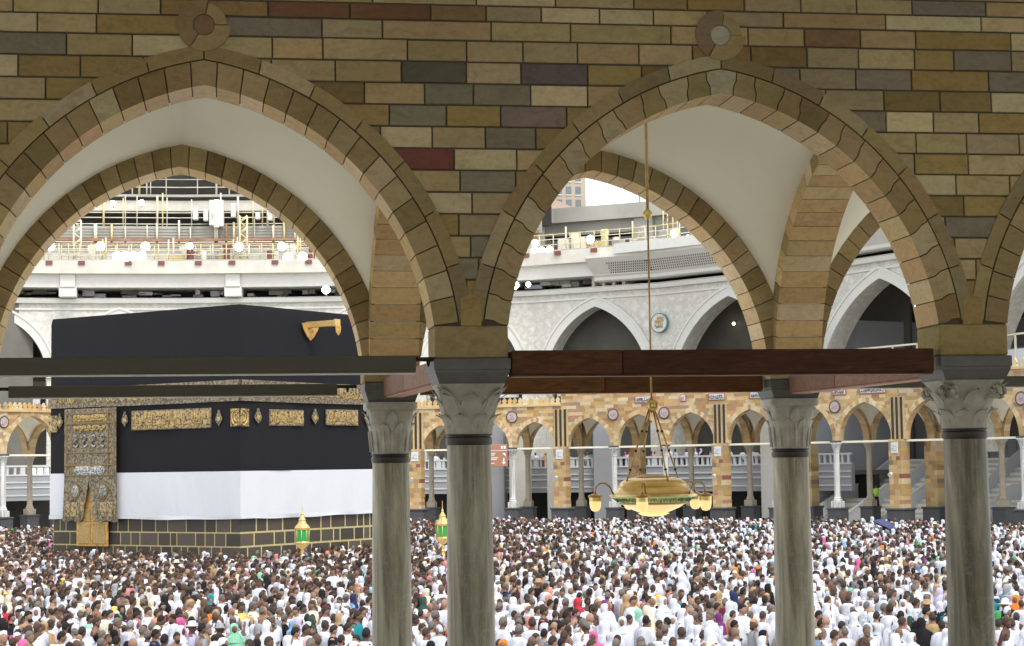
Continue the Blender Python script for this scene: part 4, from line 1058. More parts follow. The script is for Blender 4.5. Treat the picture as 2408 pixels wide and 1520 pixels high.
# ------------------------------------------------------------------ behind the far arcade: gallery, stairs
def offpath(d, i0=0, i1=None, ext=0):
    return [p[0] + n * d for p, n in list(zip(pts, nrm))[i0:i1]]
def sweep(mb, path, prof, col=None, caps=True):
    """profile of (outward distance, height) carried along a ground path"""
    rs_ = []
    for i, p in enumerate(path):
        a, b = path[max(0, i - 1)], path[min(len(path) - 1, i + 1)]; d = (b - a).normalized(); n = Vector((-d.y, d.x, 0))
        rs_.append([(*(p + n * o).xy, z) for o, z in prof])
    mb.rings(rs_, col, True, caps, caps)
gal = thing('rear_gallery', 'grey marble gallery wall with a balustrade behind the court arcade', 'gallery', tuple(pts[12][0] + nrm[12] * 9))
for seg_ in ((0, 5), (9, 18)):
    gp = offpath(9.5, *seg_)
    mb = MB(); sweep(mb, gp, [(0, 3.4), (0, 5.3), (.5, 5.3), (.5, 3.4)]); mb.build('parapet_wall', 'greywall', gal)
    for z in (3.75, 4.35, 4.75):
        mb = MB(); sweep(mb, gp, [(-.06, z), (-.06, z + .10), (.0, z + .10), (.0, z)]); mb.build('moulding', 'rail', gal)
    mb = MB(); sweep(mb, gp, [(-.05, 5.3), (-.05, 5.42), (.25, 5.42), (.25, 5.3)]); sweep(mb, gp, [(-.05, 5.98), (-.05, 6.12), (.25, 6.12), (.25, 5.98)])
    for a, b in zip(gp, gp[1:]):
        T, L, an = seg_frame(a, b); k = 0; n = 11; mb.T = T
        for k in range(n):
            x = L * (k + .5) / n; w = .17 if k % 4 == 0 else .085; mb.box(x - w, x + w, .0, .2, 5.42, 5.98) if k % 4 else mb.box(x - .20, x + .20, -.02, .22, 5.42, 5.98)
    mb.T = None; mb.build('balustrade', 'rail', gal)
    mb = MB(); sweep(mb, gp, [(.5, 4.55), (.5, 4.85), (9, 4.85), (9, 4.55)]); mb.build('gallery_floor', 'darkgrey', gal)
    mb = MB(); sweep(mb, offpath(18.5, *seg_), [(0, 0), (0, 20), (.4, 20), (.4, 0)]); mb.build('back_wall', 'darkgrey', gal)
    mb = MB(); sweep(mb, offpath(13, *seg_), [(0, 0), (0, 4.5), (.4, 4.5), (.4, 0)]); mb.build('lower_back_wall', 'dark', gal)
for i in range(9, 18, 2):
    if pts[i][2] > 1000 and pts[i][2] in (1282, 1664, 1945): continue
    p = pts[i][0] + nrm[i] * 9.6; a = math.atan2(-nrm[i].x, nrm[i].y); mb = MB(frame((p.x, p.y, 0), a)); mb.bevbox(-.9, .9, -.7, .6, 0, 9.6, .05); mb.build('pier', 'greywall', gal)
for pxs, w in ((1300, 1.5), (1945, 2.4), (1385, .8)):
    i = min(range(len(pts)), key=lambda k: abs(pts[k][2] - pxs)); p = at(pxs * .940625, 1100, pts[i][0].y + 8.5); a = math.atan2(-nrm[i].x, nrm[i].y)
    mb = MB(frame((p.x, p.y, 0), a)); mb.bevbox(-w / 2, w / 2, -.5, .6, 0, 9.6, .05)
    for z in range(1, 10): mb.box(-w / 2 - .004, w / 2 + .004, -.505, .6, z, z + .03, (1, 1, 1))
    mb.build('marble_pier', 'white', gal)
# stairs behind the arcade
i = 18; sa = math.atan2(-nrm[i].x, nrm[i].y) + R_(-14); so = pts[i][0] + nrm[i] * 5.2
TS = frame((so.x, so.y, 0), sa)
st = thing('staircase', 'wide pale stone staircase rising behind the court arcade', 'stairs', tuple(so))
mb = MB(TS); ns = 32; rise, run = 5.6 / ns, .30
for k in range(ns): mb.box(-9, 12, run * k + (1.2 if k > 15 else 0), 14, rise * k + .001, rise * (k + 1) - .0, (.86, .84, .78) if k % 2 else (.58, .56, .50))
mb.build('steps', 'attr', st)
mb = MB(TS); mb.box(-9.4, 12, 14, 14.4, 0, 5.6); mb.box(-9.4, -9, 0, 14, 0, 16); mb.build('side_wall', 'greywall', st)
for x in (-8.6, -4.6, -.8, 3.4, 7.4, 10.6):
    mb = MB(TS); y1, y2 = run * 16, run * 16 + 1.2
    for (ya, za), (yb, zb_) in (((0, .3), (y1, 2.8)), ((y1, 2.8), (y2, 2.8)), ((y2, 2.8), (y2 + run * 16, 5.6))):
        mb.hexa([(x, ya, za), (x + .16, ya, za), (x + .16, yb, zb_), (x, yb, zb_), (x, ya, za + .95), (x + .16, ya, za + .95), (x + .16, yb, zb_ + .95), (x, yb, zb_ + .95)])
    o = mb.build('stair_parapet', 'rail', st)
    mb = MB(TS)
    for (ya, za), (yb, zb_) in (((0, .3), (y1, 2.8)), ((y1, 2.8), (y2, 2.8)), ((y2, 2.8), (y2 + run * 16, 5.6))):
        mb.hexa([(x - .05, ya, za + .95), (x + .21, ya, za + .95), (x + .21, yb, zb_ + .95), (x - .05, yb, zb_ + .95), (x - .05, ya, za + 1.06), (x + .21, ya, za + 1.06), (x + .21, yb, zb_ + 1.06), (x - .05, yb, zb_ + 1.06)])
    mb.build('coping', 'white', o)
    mb = MB(TS)
    for (ya, za), (yb, zb_) in (((0, .1), (y1, 2.6)), ((y2, 2.6), (y2 + run * 16, 5.4))):
        mb.hexa([(x - .03, ya, za), (x, ya, za), (x, yb, zb_), (x - .03, yb, zb_), (x - .03, ya, za + .4), (x, ya, za + .4), (x, yb, zb_ + .4), (x - .03, yb, zb_ + .4)])
    mb.build('dark_skirting', 'dark', o)
mb = MB(TS); mb.box(-9, 12, 13.6, 13.75, 5.6, 6.9); 
for k in range(24): mb.box(-9 + k * .87, -8.9 + k * .87, 13.5, 13.6, 5.6, 7.0)
mb.build('top_barrier', 'greywall', st)
mb = MB(TS); mb.box(-14, 16, 22, 22.4, 0, 20); mb.build('hall_wall', 'darkgrey', st)
mb = MB(); 

# ------------------------------------------------------------------ white upper gallery round the court
gpx = [(-700, 140), (-420, 147), (-140, 152), (140, 154.5), (420, 156), (697, 156.5), (975, 156), (1260, 154), (1560, 148.5), (1900, 138.5), (2290, 124), (2720, 108)]
GP = [at(x, 1100, z) for x, z in gpx]; GP = [Vector((p.x, p.y, 0)) for p in GP]
UTOP = 19.5
ug = thing('upper_gallery', 'white carved marble arcade of pointed arches above the sandstone one', 'arcade', tuple(GP[6]))
for i in range(len(GP) - 1):
    T, L, ang = seg_frame(GP[i], GP[i + 1]); cx = L / 2; a = L / 2 - 1.05; ar = Arch(a, a * 1.38); sp = 18.35 - a * 1.38
    def low(x, r=0): return sp + (ar.z(x - cx, ar.R + r) or 0) if abs(x - cx) < ar.a + r else 6.
    n = 60; xs = sorted(set([L * k / n for k in range(n + 1)] + [cx - a, cx + a, cx - a - .001, cx + a + .001])); mb = MB(T)
    for p, q in zip(xs, xs[1:]):
        mid_ = (p + q) / 2
        if q - p < .002: continue
        if abs(mid_ - cx) < a: za, zb_ = [sp + (ar.z(min(a, abs(v - cx)), ar.R) or 0) for v in (p, q)]
        else: za = zb_ = 6.
        mb.hexa([(p, 0, za), (q, 0, zb_), (q, 1.6, zb_), (p, 1.6, za), (p, 0, UTOP), (q, 0, UTOP), (q, 1.6, UTOP), (p, 1.6, UTOP)])
    mb.build('carved_wall', 'arabesque', ug)
    mb = MB(T); ring_blocks(mb, ar, cx, ar.R - .02, ar.R + .62, 24, -.16, .1, zmin=.001, gap=0, pal=[((1, 1, 1), 1)], jit=0, tz=sp, soff=False); mb.build('archivolt', 'white', ug)
    mb = MB(T); ring_blocks(mb, ar, cx, ar.R + .62, ar.R + .80, 24, -.24, .05, zmin=.001, gap=0, pal=[((1, 1, 1), 1)], jit=0, tz=sp, soff=False); mb.build('outer_moulding', 'white', ug)
    mb = MB(T); mb.box(cx - a + .5, cx + a - .5, 1.0, 1.2, 11.2, 12.6); mb.build('gallery_rail', 'rail', ug)
    mb = MB(T)
    for k in range(7): mb.box(cx - a + (2 * a) * k / 6 - .06, cx - a + 2 * a * k / 6 + .06, .9, 1.0, 11.2, 13.6)
    mb.box(cx - a, cx + a, .9, 1.0, 13.5, 13.62); mb.build('rail_posts', 'cream', ug)
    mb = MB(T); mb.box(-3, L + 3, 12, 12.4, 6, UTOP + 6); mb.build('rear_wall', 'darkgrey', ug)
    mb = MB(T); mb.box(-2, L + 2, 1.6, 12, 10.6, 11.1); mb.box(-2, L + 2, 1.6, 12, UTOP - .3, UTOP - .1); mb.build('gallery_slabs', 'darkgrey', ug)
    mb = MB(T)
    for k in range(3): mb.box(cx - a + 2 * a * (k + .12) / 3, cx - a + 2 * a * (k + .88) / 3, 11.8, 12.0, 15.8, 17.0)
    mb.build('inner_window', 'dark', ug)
    mb = MB(T); mb.box(-2, L + 2, 9, 9.3, 17.4, 17.75); mb.box(-2, L + 2, 11.6, 12, 13.2, 13.6); mb.build('inner_beam', 'concrete', ug)
    for k in range(8):
        x = cx + rnd.uniform(-.7, .7) * a; y = rnd.uniform(3, 10); mb = MB(T); mb.ball((x, rnd.uniform(3, 8), UTOP - 1.6 - rnd.random() * 2.2), .12, 10, 7); mb.build('downlight', 'bulb', ug, True)
# cornice
mb = MB(); sweep(mb, GP, [(-.35, UTOP + .002), (-.45, UTOP + .3), (-.2, UTOP + .45), (1.6, UTOP + .45), (1.6, UTOP + .002)]); mb.build('cornice', 'white', ug)
mb = MB(); sweep(mb, GP, [(-.12, UTOP - .55), (-.12, UTOP - .4), (.0, UTOP - .4), (.0, UTOP - .55)]); mb.build('string_course', 'white', ug)
# medallion with gilt script
T, L, ang = seg_frame(GP[7], GP[8]); 
wl = GP[8]; nv = Vector((-math.sin(ang), math.cos(ang), 0))
mp = at(1553, 760, wl.y - .2)
TMd = frame(mp, (ang + seg_frame(GP[8], GP[9])[2]) / 2)
mb = MB(lambda p: TMd((p[0], -.18 - p[2], p[1]))); mb.lathe([(.78, -.3), (.78, .06), (.72, .09), (.72, -.2)], n=40); md = mb.build('medallion', plain('teal_ring', (.13, .27, .27), .5), ug, True, 30)
mb = MB(lambda p: TMd((p[0], -.19 - p[2], p[1]))); mb.lathe([(.72, -.2), (.72, .03)], n=40); mb.build('medallion_field', 'white', md)
mb = MB(lambda p: TMd((-.42 + p[0], -.27 + p[1], -.42 + p[2])));
for pth in ([(.80, 0, .9), (.80, 0, .50)], [(.64, 0, .92), (.64, 0, .46), (.50, 0, .42), (.48, 0, .92)], [(.48, 0, .45), (.34, 0, .42), (.32, 0, .92)], [(.32, 0, .5), (.18, 0, .42), (.06, 0, .52), (.14, 0, .66), (.24, 0, .56)], [(.78, 0, .36), (.6, 0, .28), (.5, 0, .10), (.3, 0, .05)], [(.42, 0, .34), (.34, 0, .12), (.2, 0, .2), (.2, 0, .0)], [(.1, 0, .34), (.05, 0, .12)], [(.62, 0, .04), (.72, 0, .16), (.8, 0, .06)]):
    mb.tube(pth, .045, 6)
mb.build('medallion_script', 'goldpaint', md, True)

# construction storeys above the gallery
up = thing('unfinished_storeys', 'unfinished white and raw concrete storeys above the marble gallery', 'building', tuple(GP[4] + Vector((0, 0, UTOP))))
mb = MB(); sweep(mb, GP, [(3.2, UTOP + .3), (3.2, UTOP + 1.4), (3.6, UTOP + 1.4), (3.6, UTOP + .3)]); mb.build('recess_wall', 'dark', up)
mb = MB(); sweep(mb, GP[:9], [(-1.0, 20.75), (-1.0, 21.85), (4, 21.85), (4, 20.75)]); mb.build('white_beam', 'white', up)
mb = MB(); sweep(mb, GP[:10], [(-1.6, 21.85), (-1.6, 22.9), (4, 22.9), (4, 21.86)]); mb.build('stained_fascia', 'whitewash', up)
mb = MB(); sweep(mb, GP, [(-1.2, 22.9), (-1.2, 23.05), (8, 23.05), (8, 22.9)]); mb.build('deck', 'concrete', up)
def gpt(xp, off=0):                                    # ground point on the gallery line under picture position xp
    for (xa, za), (xb, zb_), A, B in zip(gpx, gpx[1:], GP, GP[1:]):
        if xa <= xp <= xb:
            f = (xp - xa) / (xb - xa); a = math.atan2(B.y - A.y, B.x - A.x); f2 = f * za / (zb_ * (1 - f) + za * f) if True else f
            p = A.lerp(B, f2); n = Vector((-math.sin(a), math.cos(a), 0)); return p + n * off, a
for xp in (160, 552, 960):
    p, a = gpt(xp); T = frame((p.x, p.y, 0), a); mb = MB(T); mb.bevbox(-.72, .72, -1.15, .6, 19.6 + .35, 20.75, .05); mb.bevbox(-.62, .62, -1.25, .4, 20.75, 21.84, .04); mb.extrude([(-.6, -1.15, 20.2), (-.6, -.2, 19.95), (-.6, .2, 19.95), (-.6, .2, 20.4)], (1.2, 0, 0)); mb.build('corbel', 'white', up)
for xp in range(-60, 1900, 88):
    p, a = gpt(xp + rnd.uniform(-12, 12)); T = frame((p.x, p.y, 0), a); mb = MB(T); mb.box(-.27, .27, -1.72, -1.5, 22.55, 22.88); mb.build('oxide_box', 'redbox', up)
for k in range(60):                                    # ducts and ledges inside the dark recess
    xp = rnd.uniform(20, 860) if k < 40 else rnd.uniform(1210, 1480); p, a = gpt(xp); T = frame((p.x, p.y, 0), a); mb = MB(T); w = rnd.uniform(.15, .8); z = rnd.uniform(20.1, 20.5); mb.box(-w, w, rnd.uniform(1.2, 2.2), 3.2, z, min(20.74, z + rnd.uniform(.1, .5))); mb.build('duct', rnd.choice(['concrete', 'darkgrey', 'rail']), up)
# the guard rails, scaffold, pipes
for a_, b_, off, zz in ((-60, 1900, -1.0, 23.05), (-60, 1150, .6, 23.1)):
    prev = None; k = 0; xp = a_; mb = MB()
    while xp < b_:
        p, a = gpt(xp, off); h = 1.35; cy_l, cp_l = (.66, .57, .30), (.68, .65, .54)
        mb.tube([(p.x, p.y, zz), (p.x, p.y, zz + h + (.5 if k % 5 == 0 else 0))], .075 if k % 5 == 0 else .045, 5, cy_l if k % 3 else cp_l)
        if prev is not None:
            for hh in (.45, .9, 1.3): mb.tube([(prev.x, prev.y, zz + hh), (p.x, p.y, zz + hh)], .035, 5, cy_l if hh > 1 and off < 0 else cp_l)
        prev = p; xp += rnd.uniform(26, 36); k += 1
    mb.build('guard_rail', 'attr', up, True)
GL = GP[:8]
mb = MB(); sweep(mb, GL, [(3.0, 24.72), (3.0, 25.0), (3.3, 25.0), (3.3, 24.72)]); sweep(mb, GL, [(2.7, 25.08), (2.7, 25.3), (3.3, 25.3), (3.3, 25.08)]); mb.build('rust_beam', 'rust', up)
mb = MB(); sweep(mb, GL, [(3.4, 23.05), (3.4, 24.7), (3.7, 24.7), (3.7, 23.05)]); mb.build('lower_wall', 'whitewash', up)
mb = MB(); sweep(mb, GL, [(4.2, 25.3), (4.2, 26.55), (4.6, 26.55), (4.6, 25.3)]); mb.build('slab_edge', 'concrete', up)
for z in (25.55, 25.8, 26.05, 26.3):
    mb = MB(); sweep(mb, GL, [(4.14, z), (4.14, z + .06), (4.2, z + .06), (4.2, z)]); mb.build('slab_board', 'concrete', up)
mb = MB(); sweep(mb, GL, [(9, 26.5), (9, 34), (9.4, 34), (9.4, 26.5)]); mb.build('dark_floor', 'dark', up)
mb = MB(); sweep(mb, GL, [(5.5, 28.05), (5.5, 28.95), (6.4, 28.95), (6.4, 28.05)]); mb.build('upper_beam', 'whitewash', up)
mb = MB(); sweep(mb, GL, [(5.2, 29.25), (5.2, 29.45), (6.4, 29.45), (6.4, 29.25)]); sweep(mb, GL, [(5.5, 31.4), (5.5, 31.8), (7.4, 31.8), (7.4, 31.4)]); mb.build('upper_ledge', 'concrete', up)
mp_ = MB(); my = MB(); mr = MB()
xp = 150
while xp < 760:
    for z0, z1, off, m in ((26.4, 29.3, 4.4, None), (29.4, 32.2, 6.0, None), (24.8, 26.8, 3.9, None)):
        if rnd.random() < .72:
            p, a = gpt(xp + rnd.uniform(-10, 10), off); q = MB(); q.tube([(p.x, p.y, z0), (p.x, p.y, z1 + rnd.uniform(-.4, .4))], rnd.choice([.05, .07, .10]), 5); q.build('scaffold_pole', rnd.choice(['palepipe', 'palepipe', 'yellow', 'rust' if z0 < 26 else 'palepipe']), up, True)
    xp += rnd.uniform(14, 26)
for z, off in ((26.75, 4.4), (27.3, 4.4), (27.75, 4.5), (30.2, 6.), (30.9, 6.)):
    prev = None; mp_ = MB()
    for xp in range(120, 780, 60):
        p, a = gpt(xp, off)
        if prev is not None: mp_.tube([(prev.x, prev.y, z), (p.x, p.y, z)], .045, 5)
        prev = p
    mp_.build('scaffold_ledger', 'palepipe', up, True)
for xp, z0, z1, w in ((488, 26.5, 28.7, .20), (500, 26.3, 28.75, .24), (512, 26.4, 28.7, .2), (449, 27.0, 28.0, .22), (474, 26.9, 27.9, .2), (492, 26.9, 27.6, .2), (600, 27.0, 27.6, .2), (630, 26.9, 27.5, .2), (680, 26.8, 27.5, .35), (541, 27.2, 28.4, .2)):
    p, a = gpt(xp, 3.6); mb = MB(frame((p.x, p.y, 0), a)); mb.bevbox(-w, w, -.3, .3, z0, z1, .05); mb.build('antenna_panel', 'white', up)
for k in range(46):
    xp = rnd.choice([rnd.uniform(60, 760), rnd.uniform(425, 530), rnd.uniform(1225, 1700)]); p, a = gpt(xp, rnd.uniform(-.6, 2.4)); T = frame((p.x, p.y, 23.06), a + rnd.uniform(-.4, .4)); mb = MB(T); kind = k % 4
    if kind == 0: mb.lathe([(.28, 0), (.30, .02), (.28, .3), (.30, .6), (.28, .88), (.02, .9)], n=12)
    elif kind == 1: mb.bevbox(-.5, .5, -.3, .3, 0, rnd.uniform(.5, 1.1), .04)
    elif kind == 2:
        for j in range(5): mb.tube([(-1.2, 0, .08 + .13 * j), (1.2, .1, .08 + .13 * j)], .05, 5)
        mb.box(-.9, -.8, -.1, .2, 0, .75); mb.box(.8, .9, -.1, .2, 0, .75)
    else: mb.bevbox(-.25, .25, -.2, .2, 0, 1.5, .04); mb.box(-.4, .4, -.05, .05, 1.1, 1.45)
    mb.build(['drum', 'tool_box', 'pipe_stack', 'cabinet'][kind], rnd.choice(['yellow', 'palepipe', 'white', 'concrete', 'redbox']), up, kind == 0, 40 if kind == 0 else None)
def mast(xp, off, z0, z1, w, m1, label, loc=None):
    p, a = gpt(xp, off); t = thing('lattice_mast', label, 'mast', (p.x, p.y, z0), group='lattice masts on the unfinished storeys'); T = frame((p.x, p.y, 0), a); mb = MB(T)
    for sx in (-w, w):
        for sy in (-w, w): mb.tube([(sx, sy, z0), (sx, sy, z1)], .06, 5)
    mb.build('mast_legs', m1, t, True); mb = MB(T); z = z0; k = 0
    while z < z1 - .1:
        s_ = 1 if k % 2 else -1; mb.tube([(-w * s_, -w, z), (w * s_, -w, min(z1, z + w * 1.6))], .045, 5); mb.tube([(-w * s_, w, z), (w * s_, w, min(z1, z + w * 1.6))], .045, 5); z += w * 1.6; k += 1
    mb.build('bracing', 'rust' if xp > 1400 else 'palepipe', t, True)
mast(178, 1.0, 23.1, 26.6, .3, 'palepipe', 'pale lattice mast at the door side of the building site')
mast(572, 1.0, 23.1, 27.0, .3, 'yellow', 'pale and yellow lattice mast beside the antenna panels')
mast(1558, 2.5, 23.1, 27.2, .42, 'yellow', 'red and yellow lattice mast on the white terrace')
def flood(xp, y, r=.30, off=-1.3, two=1, label=''):
    for k in range(two):
        p, a = gpt(xp + k * 19, off); z = at(xp, y, p.y).z; t = thing('floodlight', label, 'floodlight', (p.x, p.y, z), group='lit floodlights on the building site'); T = frame((p.x, p.y, z), a)
        mb = MB(lambda q: T((q[0], -q[2], q[1]))); mb.lathe([(r * .5, -.25), (r, 0), (r * 1.05, .03)], n=20); mb.build('housing', 'white', t, True, 40)
        mb = MB(lambda q: T((q[0], -q[2], q[1]))); mb.lathe([(r * .98, .02), (r * .7, .12), (r * .1, .16)], n=20); mb.build('lamp_face', 'lamp', t, True)
        mb = MB(T); mb.tube([(0, .1, 0), (0, .3, -r * 1.6)], .04, 6); mb.build('bracket', 'palepipe', t)
fl_rows = [(115, 580), (237, 580), (343, 580), (451, 579), (567, 581), (668, 580)]
nm = ['first', 'second', 'third', 'fourth', 'fifth', 'sixth']
for k, (x, y) in enumerate(fl_rows): flood(x, y, .36 if k != 3 else .26, label='lit round floodlight, %s from the door side in the upper rail row' % nm[k])
for k, x in enumerate((277, 296, 315, 334)): flood(x, 604, .40, label='lit floodlight in the tight row of four, %s one' % nm[k])
flood(682, 606, .40, label='lit floodlight low on the rail, first of the pair'); flood(720, 605, .42, label='lit floodlight low on the rail, second of the pair')
flood(775, 682, .34, label='lone lit floodlight under the white beam'); flood(260, 478, .22, 3., label='small lit lamp high on the scaffold, first'); flood(329, 477, .24, 3., label='small lit lamp high on the scaffold, second')
for k, (x, y, r) in enumerate(((1284, 572, .28), (1283, 590, .32), (1300, 590, .32), (1318, 588, .32), (1415, 563, .34), (1622, 549, .30), (1655, 560, .25), (1225, 671, .32), (1256, 669, .2))):
    flood(x, y, r, label=['lit floodlight above the cluster on the white terrace', 'lit floodlight, outer one of the terrace trio', 'lit floodlight, middle one of the terrace trio', 'lit floodlight, inner one of the terrace trio', 'single lit floodlight before the concrete pier', 'lit floodlight near the red mast', 'lit floodlight past the red mast', 'lit floodlight under the terrace edge', 'dim small floodlight under the terrace edge'][k])
# canopy with pierced grille over the right hand arches
cp = thing('canopy', 'cream canopy soffit with a pierced grille over the marble arches', 'canopy', tuple(gpt(1560)[0] + Vector((0, 0, 20))))
cpath = [gpt(x, 0)[0] for x in (1415, 1480, 1560, 1640, 1720, 1800, 1900, 2000, 2100, 2200, 2290)]
mb = MB(); sweep(mb, cpath, [(-.5, 20.25), (-.75, 20.35), (-.75, 20.6), (-2.4, 22.0), (-2.4, 22.2), (.5, 22.2), (.5, 20.25)]); mb.build('soffit', 'cream' if False else 'white', cp)
mb = MB()
for k in range(64):
    xp = 1460 + k * 5.2
    for j in range(5):
        f = .2 + .12 * j; o = -.75 - 1.65 * f; z = 20.6 + 1.4 * f; p, a = gpt(xp + (2.6 if j % 2 else 0), 0); n = Vector((-math.sin(a), math.cos(a), 0)); tv = Vector((math.cos(a), math.sin(a), 0)); c = p + n * (o - .02) + Vector((0, 0, z)); dn = (n * -1.65 + Vector((0, 0, 1.4))).normalized()
        mb.poly([c - tv * .055 - dn * .06, c + tv * .025 - dn * .1, c + tv * .055 + dn * .06, c - tv * .025 + dn * .1])
mb.build('grille', 'dark', cp)
mb = MB(); sweep(mb, [gpt(x, 0)[0] for x in (1500, 1700, 1900, 2100, 2290)], [(-2.6, 22.2), (-2.6, 23.0), (0, 23.0), (0, 22.2)]); mb.build('upper_fascia', 'white', cp)
for xp in range(1400, 1480, 24):
    p, a = gpt(xp); mb = MB(frame((p.x, p.y, 0), a)); mb.box(-.12, .12, .2, 1, 19.95, 20.75); mb.build('strut', 'whitewash', cp)
# concrete block behind on the right, tower and more
cb = thing('concrete_building', 'grey unfinished concrete building behind the white terrace', 'building', tuple(gpt(1450, 14)[0]))
bp = [gpt(x, 12)[0] for x in (1180, 1260, 1340, 1440, 1560, 1720, 1900, 2200)]
mb = MB(); sweep(mb, bp, [(0, 22), (0, 24.2), (6, 24.2), (6, 22)]); mb.build('lower_slab', 'concrete', cb)
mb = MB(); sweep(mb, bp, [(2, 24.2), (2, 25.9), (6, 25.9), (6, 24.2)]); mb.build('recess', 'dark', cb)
mb = MB(); sweep(mb, bp, [(0, 25.9), (0, 27.0), (6, 27.0), (6, 25.9)]); mb.build('upper_slab', 'concrete', cb)
mb = MB(); sweep(mb, bp, [(-.8, 27.0), (-.8, 28.3), (6, 28.3), (6, 27.0)]); mb.build('roof_edge', 'concrete', cb)
for xp in (1205, 1383, 1600, 1800): p, a = gpt(xp, 12); mb = MB(frame((p.x, p.y, 0), a)); mb.bevbox(-.9, .9, -.5, 2, 22, 27.02, .05); mb.build('concrete_pier', 'concrete', cb)
for xp in (1440, 1520, 1640): p, a = gpt(xp, 12); mb = MB(frame((p.x, p.y, 0), a)); mb.box(-2.0, 2.0, -.02, 2.2, 24.25, 25.85); mb.build('infill_wall', 'concrete', cb)
p0, a0 = gpt(1385, 12); mb = MB(); q0, _ = gpt(1375, 11.6); q1, _ = gpt(1570, 11.6)
for z in (28.8, 29.3): mb.tube([(q0.x, q0.y, z), (q1.x, q1.y, z)], .03, 5)
for f in (0, .5, 1.): c = q0.lerp(q1, f); mb.tube([(c.x, c.y, 28.2), (c.x, c.y, 29.4)], .04, 5)
mb.build('roof_rail', 'black', cb, True)
# hotel tower far behind
TY = 330.
ta = at(1378, 490, TY); tl = at(1190, 490, TY); tb = thing('tower_block', 'pale beige tower block with rows of windows, far behind', 'building', (ta.x, ta.y, 0))
TT = frame((ta.x, ta.y, 0), R_(194)); Wd = 40
mb = MB(TT); mb.box(0, Wd, -24, 0, 20, 80); mb.build('tower_wall', plain('beige_wall', (.36, .32, .25), .8, var=.06, vs=.2), tb)
for r in range(12):
    z = 46.5 + r * 2.35
    for c in range(8):
        x = .9 + c * 1.75
        mb = MB(TT); mb.box(x, x + 1.0, -.5, .06, z, z + 1.45); wn = mb.build('window', 'window', tb)
        mb = MB(TT); mb.box(x - .12, x + 1.12, .0, .16, z - .18, z - .02); mb.build('sill', 'whitewash', wn)
mb = MB(TT); mb.extrude([(-3.5, 2, 47.2), (24, 2, 58.0), (24, 2, 40), (-3.5, 2, 40)], (0, 5, 0)); mb.build('pink_roof', plain('pink_tiles', (.36, .27, .22), .8), tb)

# ------------------------------------------------------------------ people
def head_into(mb, c, s=1., yaw=0, nod=0, col=(1, 1, 1), n=14, m=11, face=True):
    """head with brow, nose, mouth, chin and ears; c is the centre, face towards -y"""
    M3 = Matrix.Rotation(yaw, 3, 'Z') @ Matrix.Rotation(nod, 3, 'X'); c = Vector(c)
    rx, ry, rz = .077 * s, .097 * s, .122 * s; rs = []
    for j in range(m + 1):
        th = math.pi * (j + .0) / m; th = max(.10, min(math.pi - .10, th)); z = -math.cos(th); r = math.sin(th); row = []
        for k in range(n):
            a = 2 * math.pi * k / n - math.pi / 2; x, y = math.cos(a), math.sin(a)
            jaw = 1 - .30 * max(0, -z - .1) ** 1.1; X = rx * r * x * jaw; Y = ry * r * y; Z = rz * z
            if y < -.55 and face:
                f = (-y - .55) / .45
                if -.35 < z < .12: Y -= .016 * s * f * (1 - abs(z + .15) / .3) * (1 if abs(x) < .3 else 0)     # nose
                if .05 < z < .30: Y += .006 * s * f * (abs(x) > .15)                                        # eye hollows
                if z < -.62: Y -= .012 * s * f                                                            # chin
            if y > .2 and z < -.2: Y -= .02 * s * (-z - .2)
            row.append(tuple(c + M3 @ Vector((X, Y, Z))))
        rs.append(row)
    mb.rings(rs, col)
    if face:
        for sx in (-1, 1):
            p = c + M3 @ Vector((sx * rx * 1.0, .006 * s, -.012 * s)); mb.ball(p, .024 * s, 6, 5, (.35, .7, 1.15), col)
            p = c + M3 @ Vector((sx * .031 * s, -.083 * s, .014 * s)); mb.mi = 1; mb.ball(p, .0105 * s, 6, 4, (1.3, .5, .75), (.05, .04, .035)); mb.mi = 0
        p = c + M3 @ Vector((0, -.094 * s, -.062 * s)); mb.mi = 1; mb.ball(p, .018 * s, 6, 4, (1.2, .35, .3), (.24, .09, .07)); mb.mi = 0
    return M3

def hair_into(mb, c, s=1., yaw=0, nod=0, cover=.1, n=14, thick=1.07, col=(1, 1, 1)):
    M3 = Matrix.Rotation(yaw, 3, 'Z') @ Matrix.Rotation(nod, 3, 'X'); c = Vector(c); rs = []
    for j in range(7):
        row = []
        for k in range(n):
            a = 2 * math.pi * k / n - math.pi / 2; x, y = math.cos(a), math.sin(a)
            low = (.42 if y < -.3 else (cover if y < .35 else -.35)); zz = low + (1 - low) * math.sin(j / 6 * math.pi / 2)
            r = math.sqrt(max(0, 1 - min(.999, zz) ** 2)); t = thick
            row.append(tuple(c + M3 @ Vector((.079 * s * r * x * t, .1 * s * r * y * t, .125 * s * zz * t))))
        rs.append(row)
    mb.rings(rs, col)

def loft(mb, rs, n=18, amp=.05, k=7, seed=0, col=(1, 1, 1), cap=True, hole=None):
    """cloth tube: rs holds (x, y, z, rx, ry, tilt); folds grow towards the hem"""
    q = random.Random(seed); ph = q.uniform(0, 6); out = []
    for i, (x, y, z, rx, ry, tilt) in enumerate(rs):
        row = []; f = i / max(1, len(rs) - 1)
        for j in range(n):
            a = 2 * math.pi * j / n - math.pi / 2; w = 1 + amp * (.35 + f) * (math.sin(k * a + ph + f * 1.3) + .5 * math.sin(3 * a + ph * 2 - f))
            X = x + rx * math.cos(a) * w; Y = y + ry * math.sin(a) * w
            row.append((X, Y, z + tilt * (X - x) * 1. + .012 * math.sin(a * 3 + ph) * f))
        out.append(row)
    mb.rings(out, col, True, cap, cap)

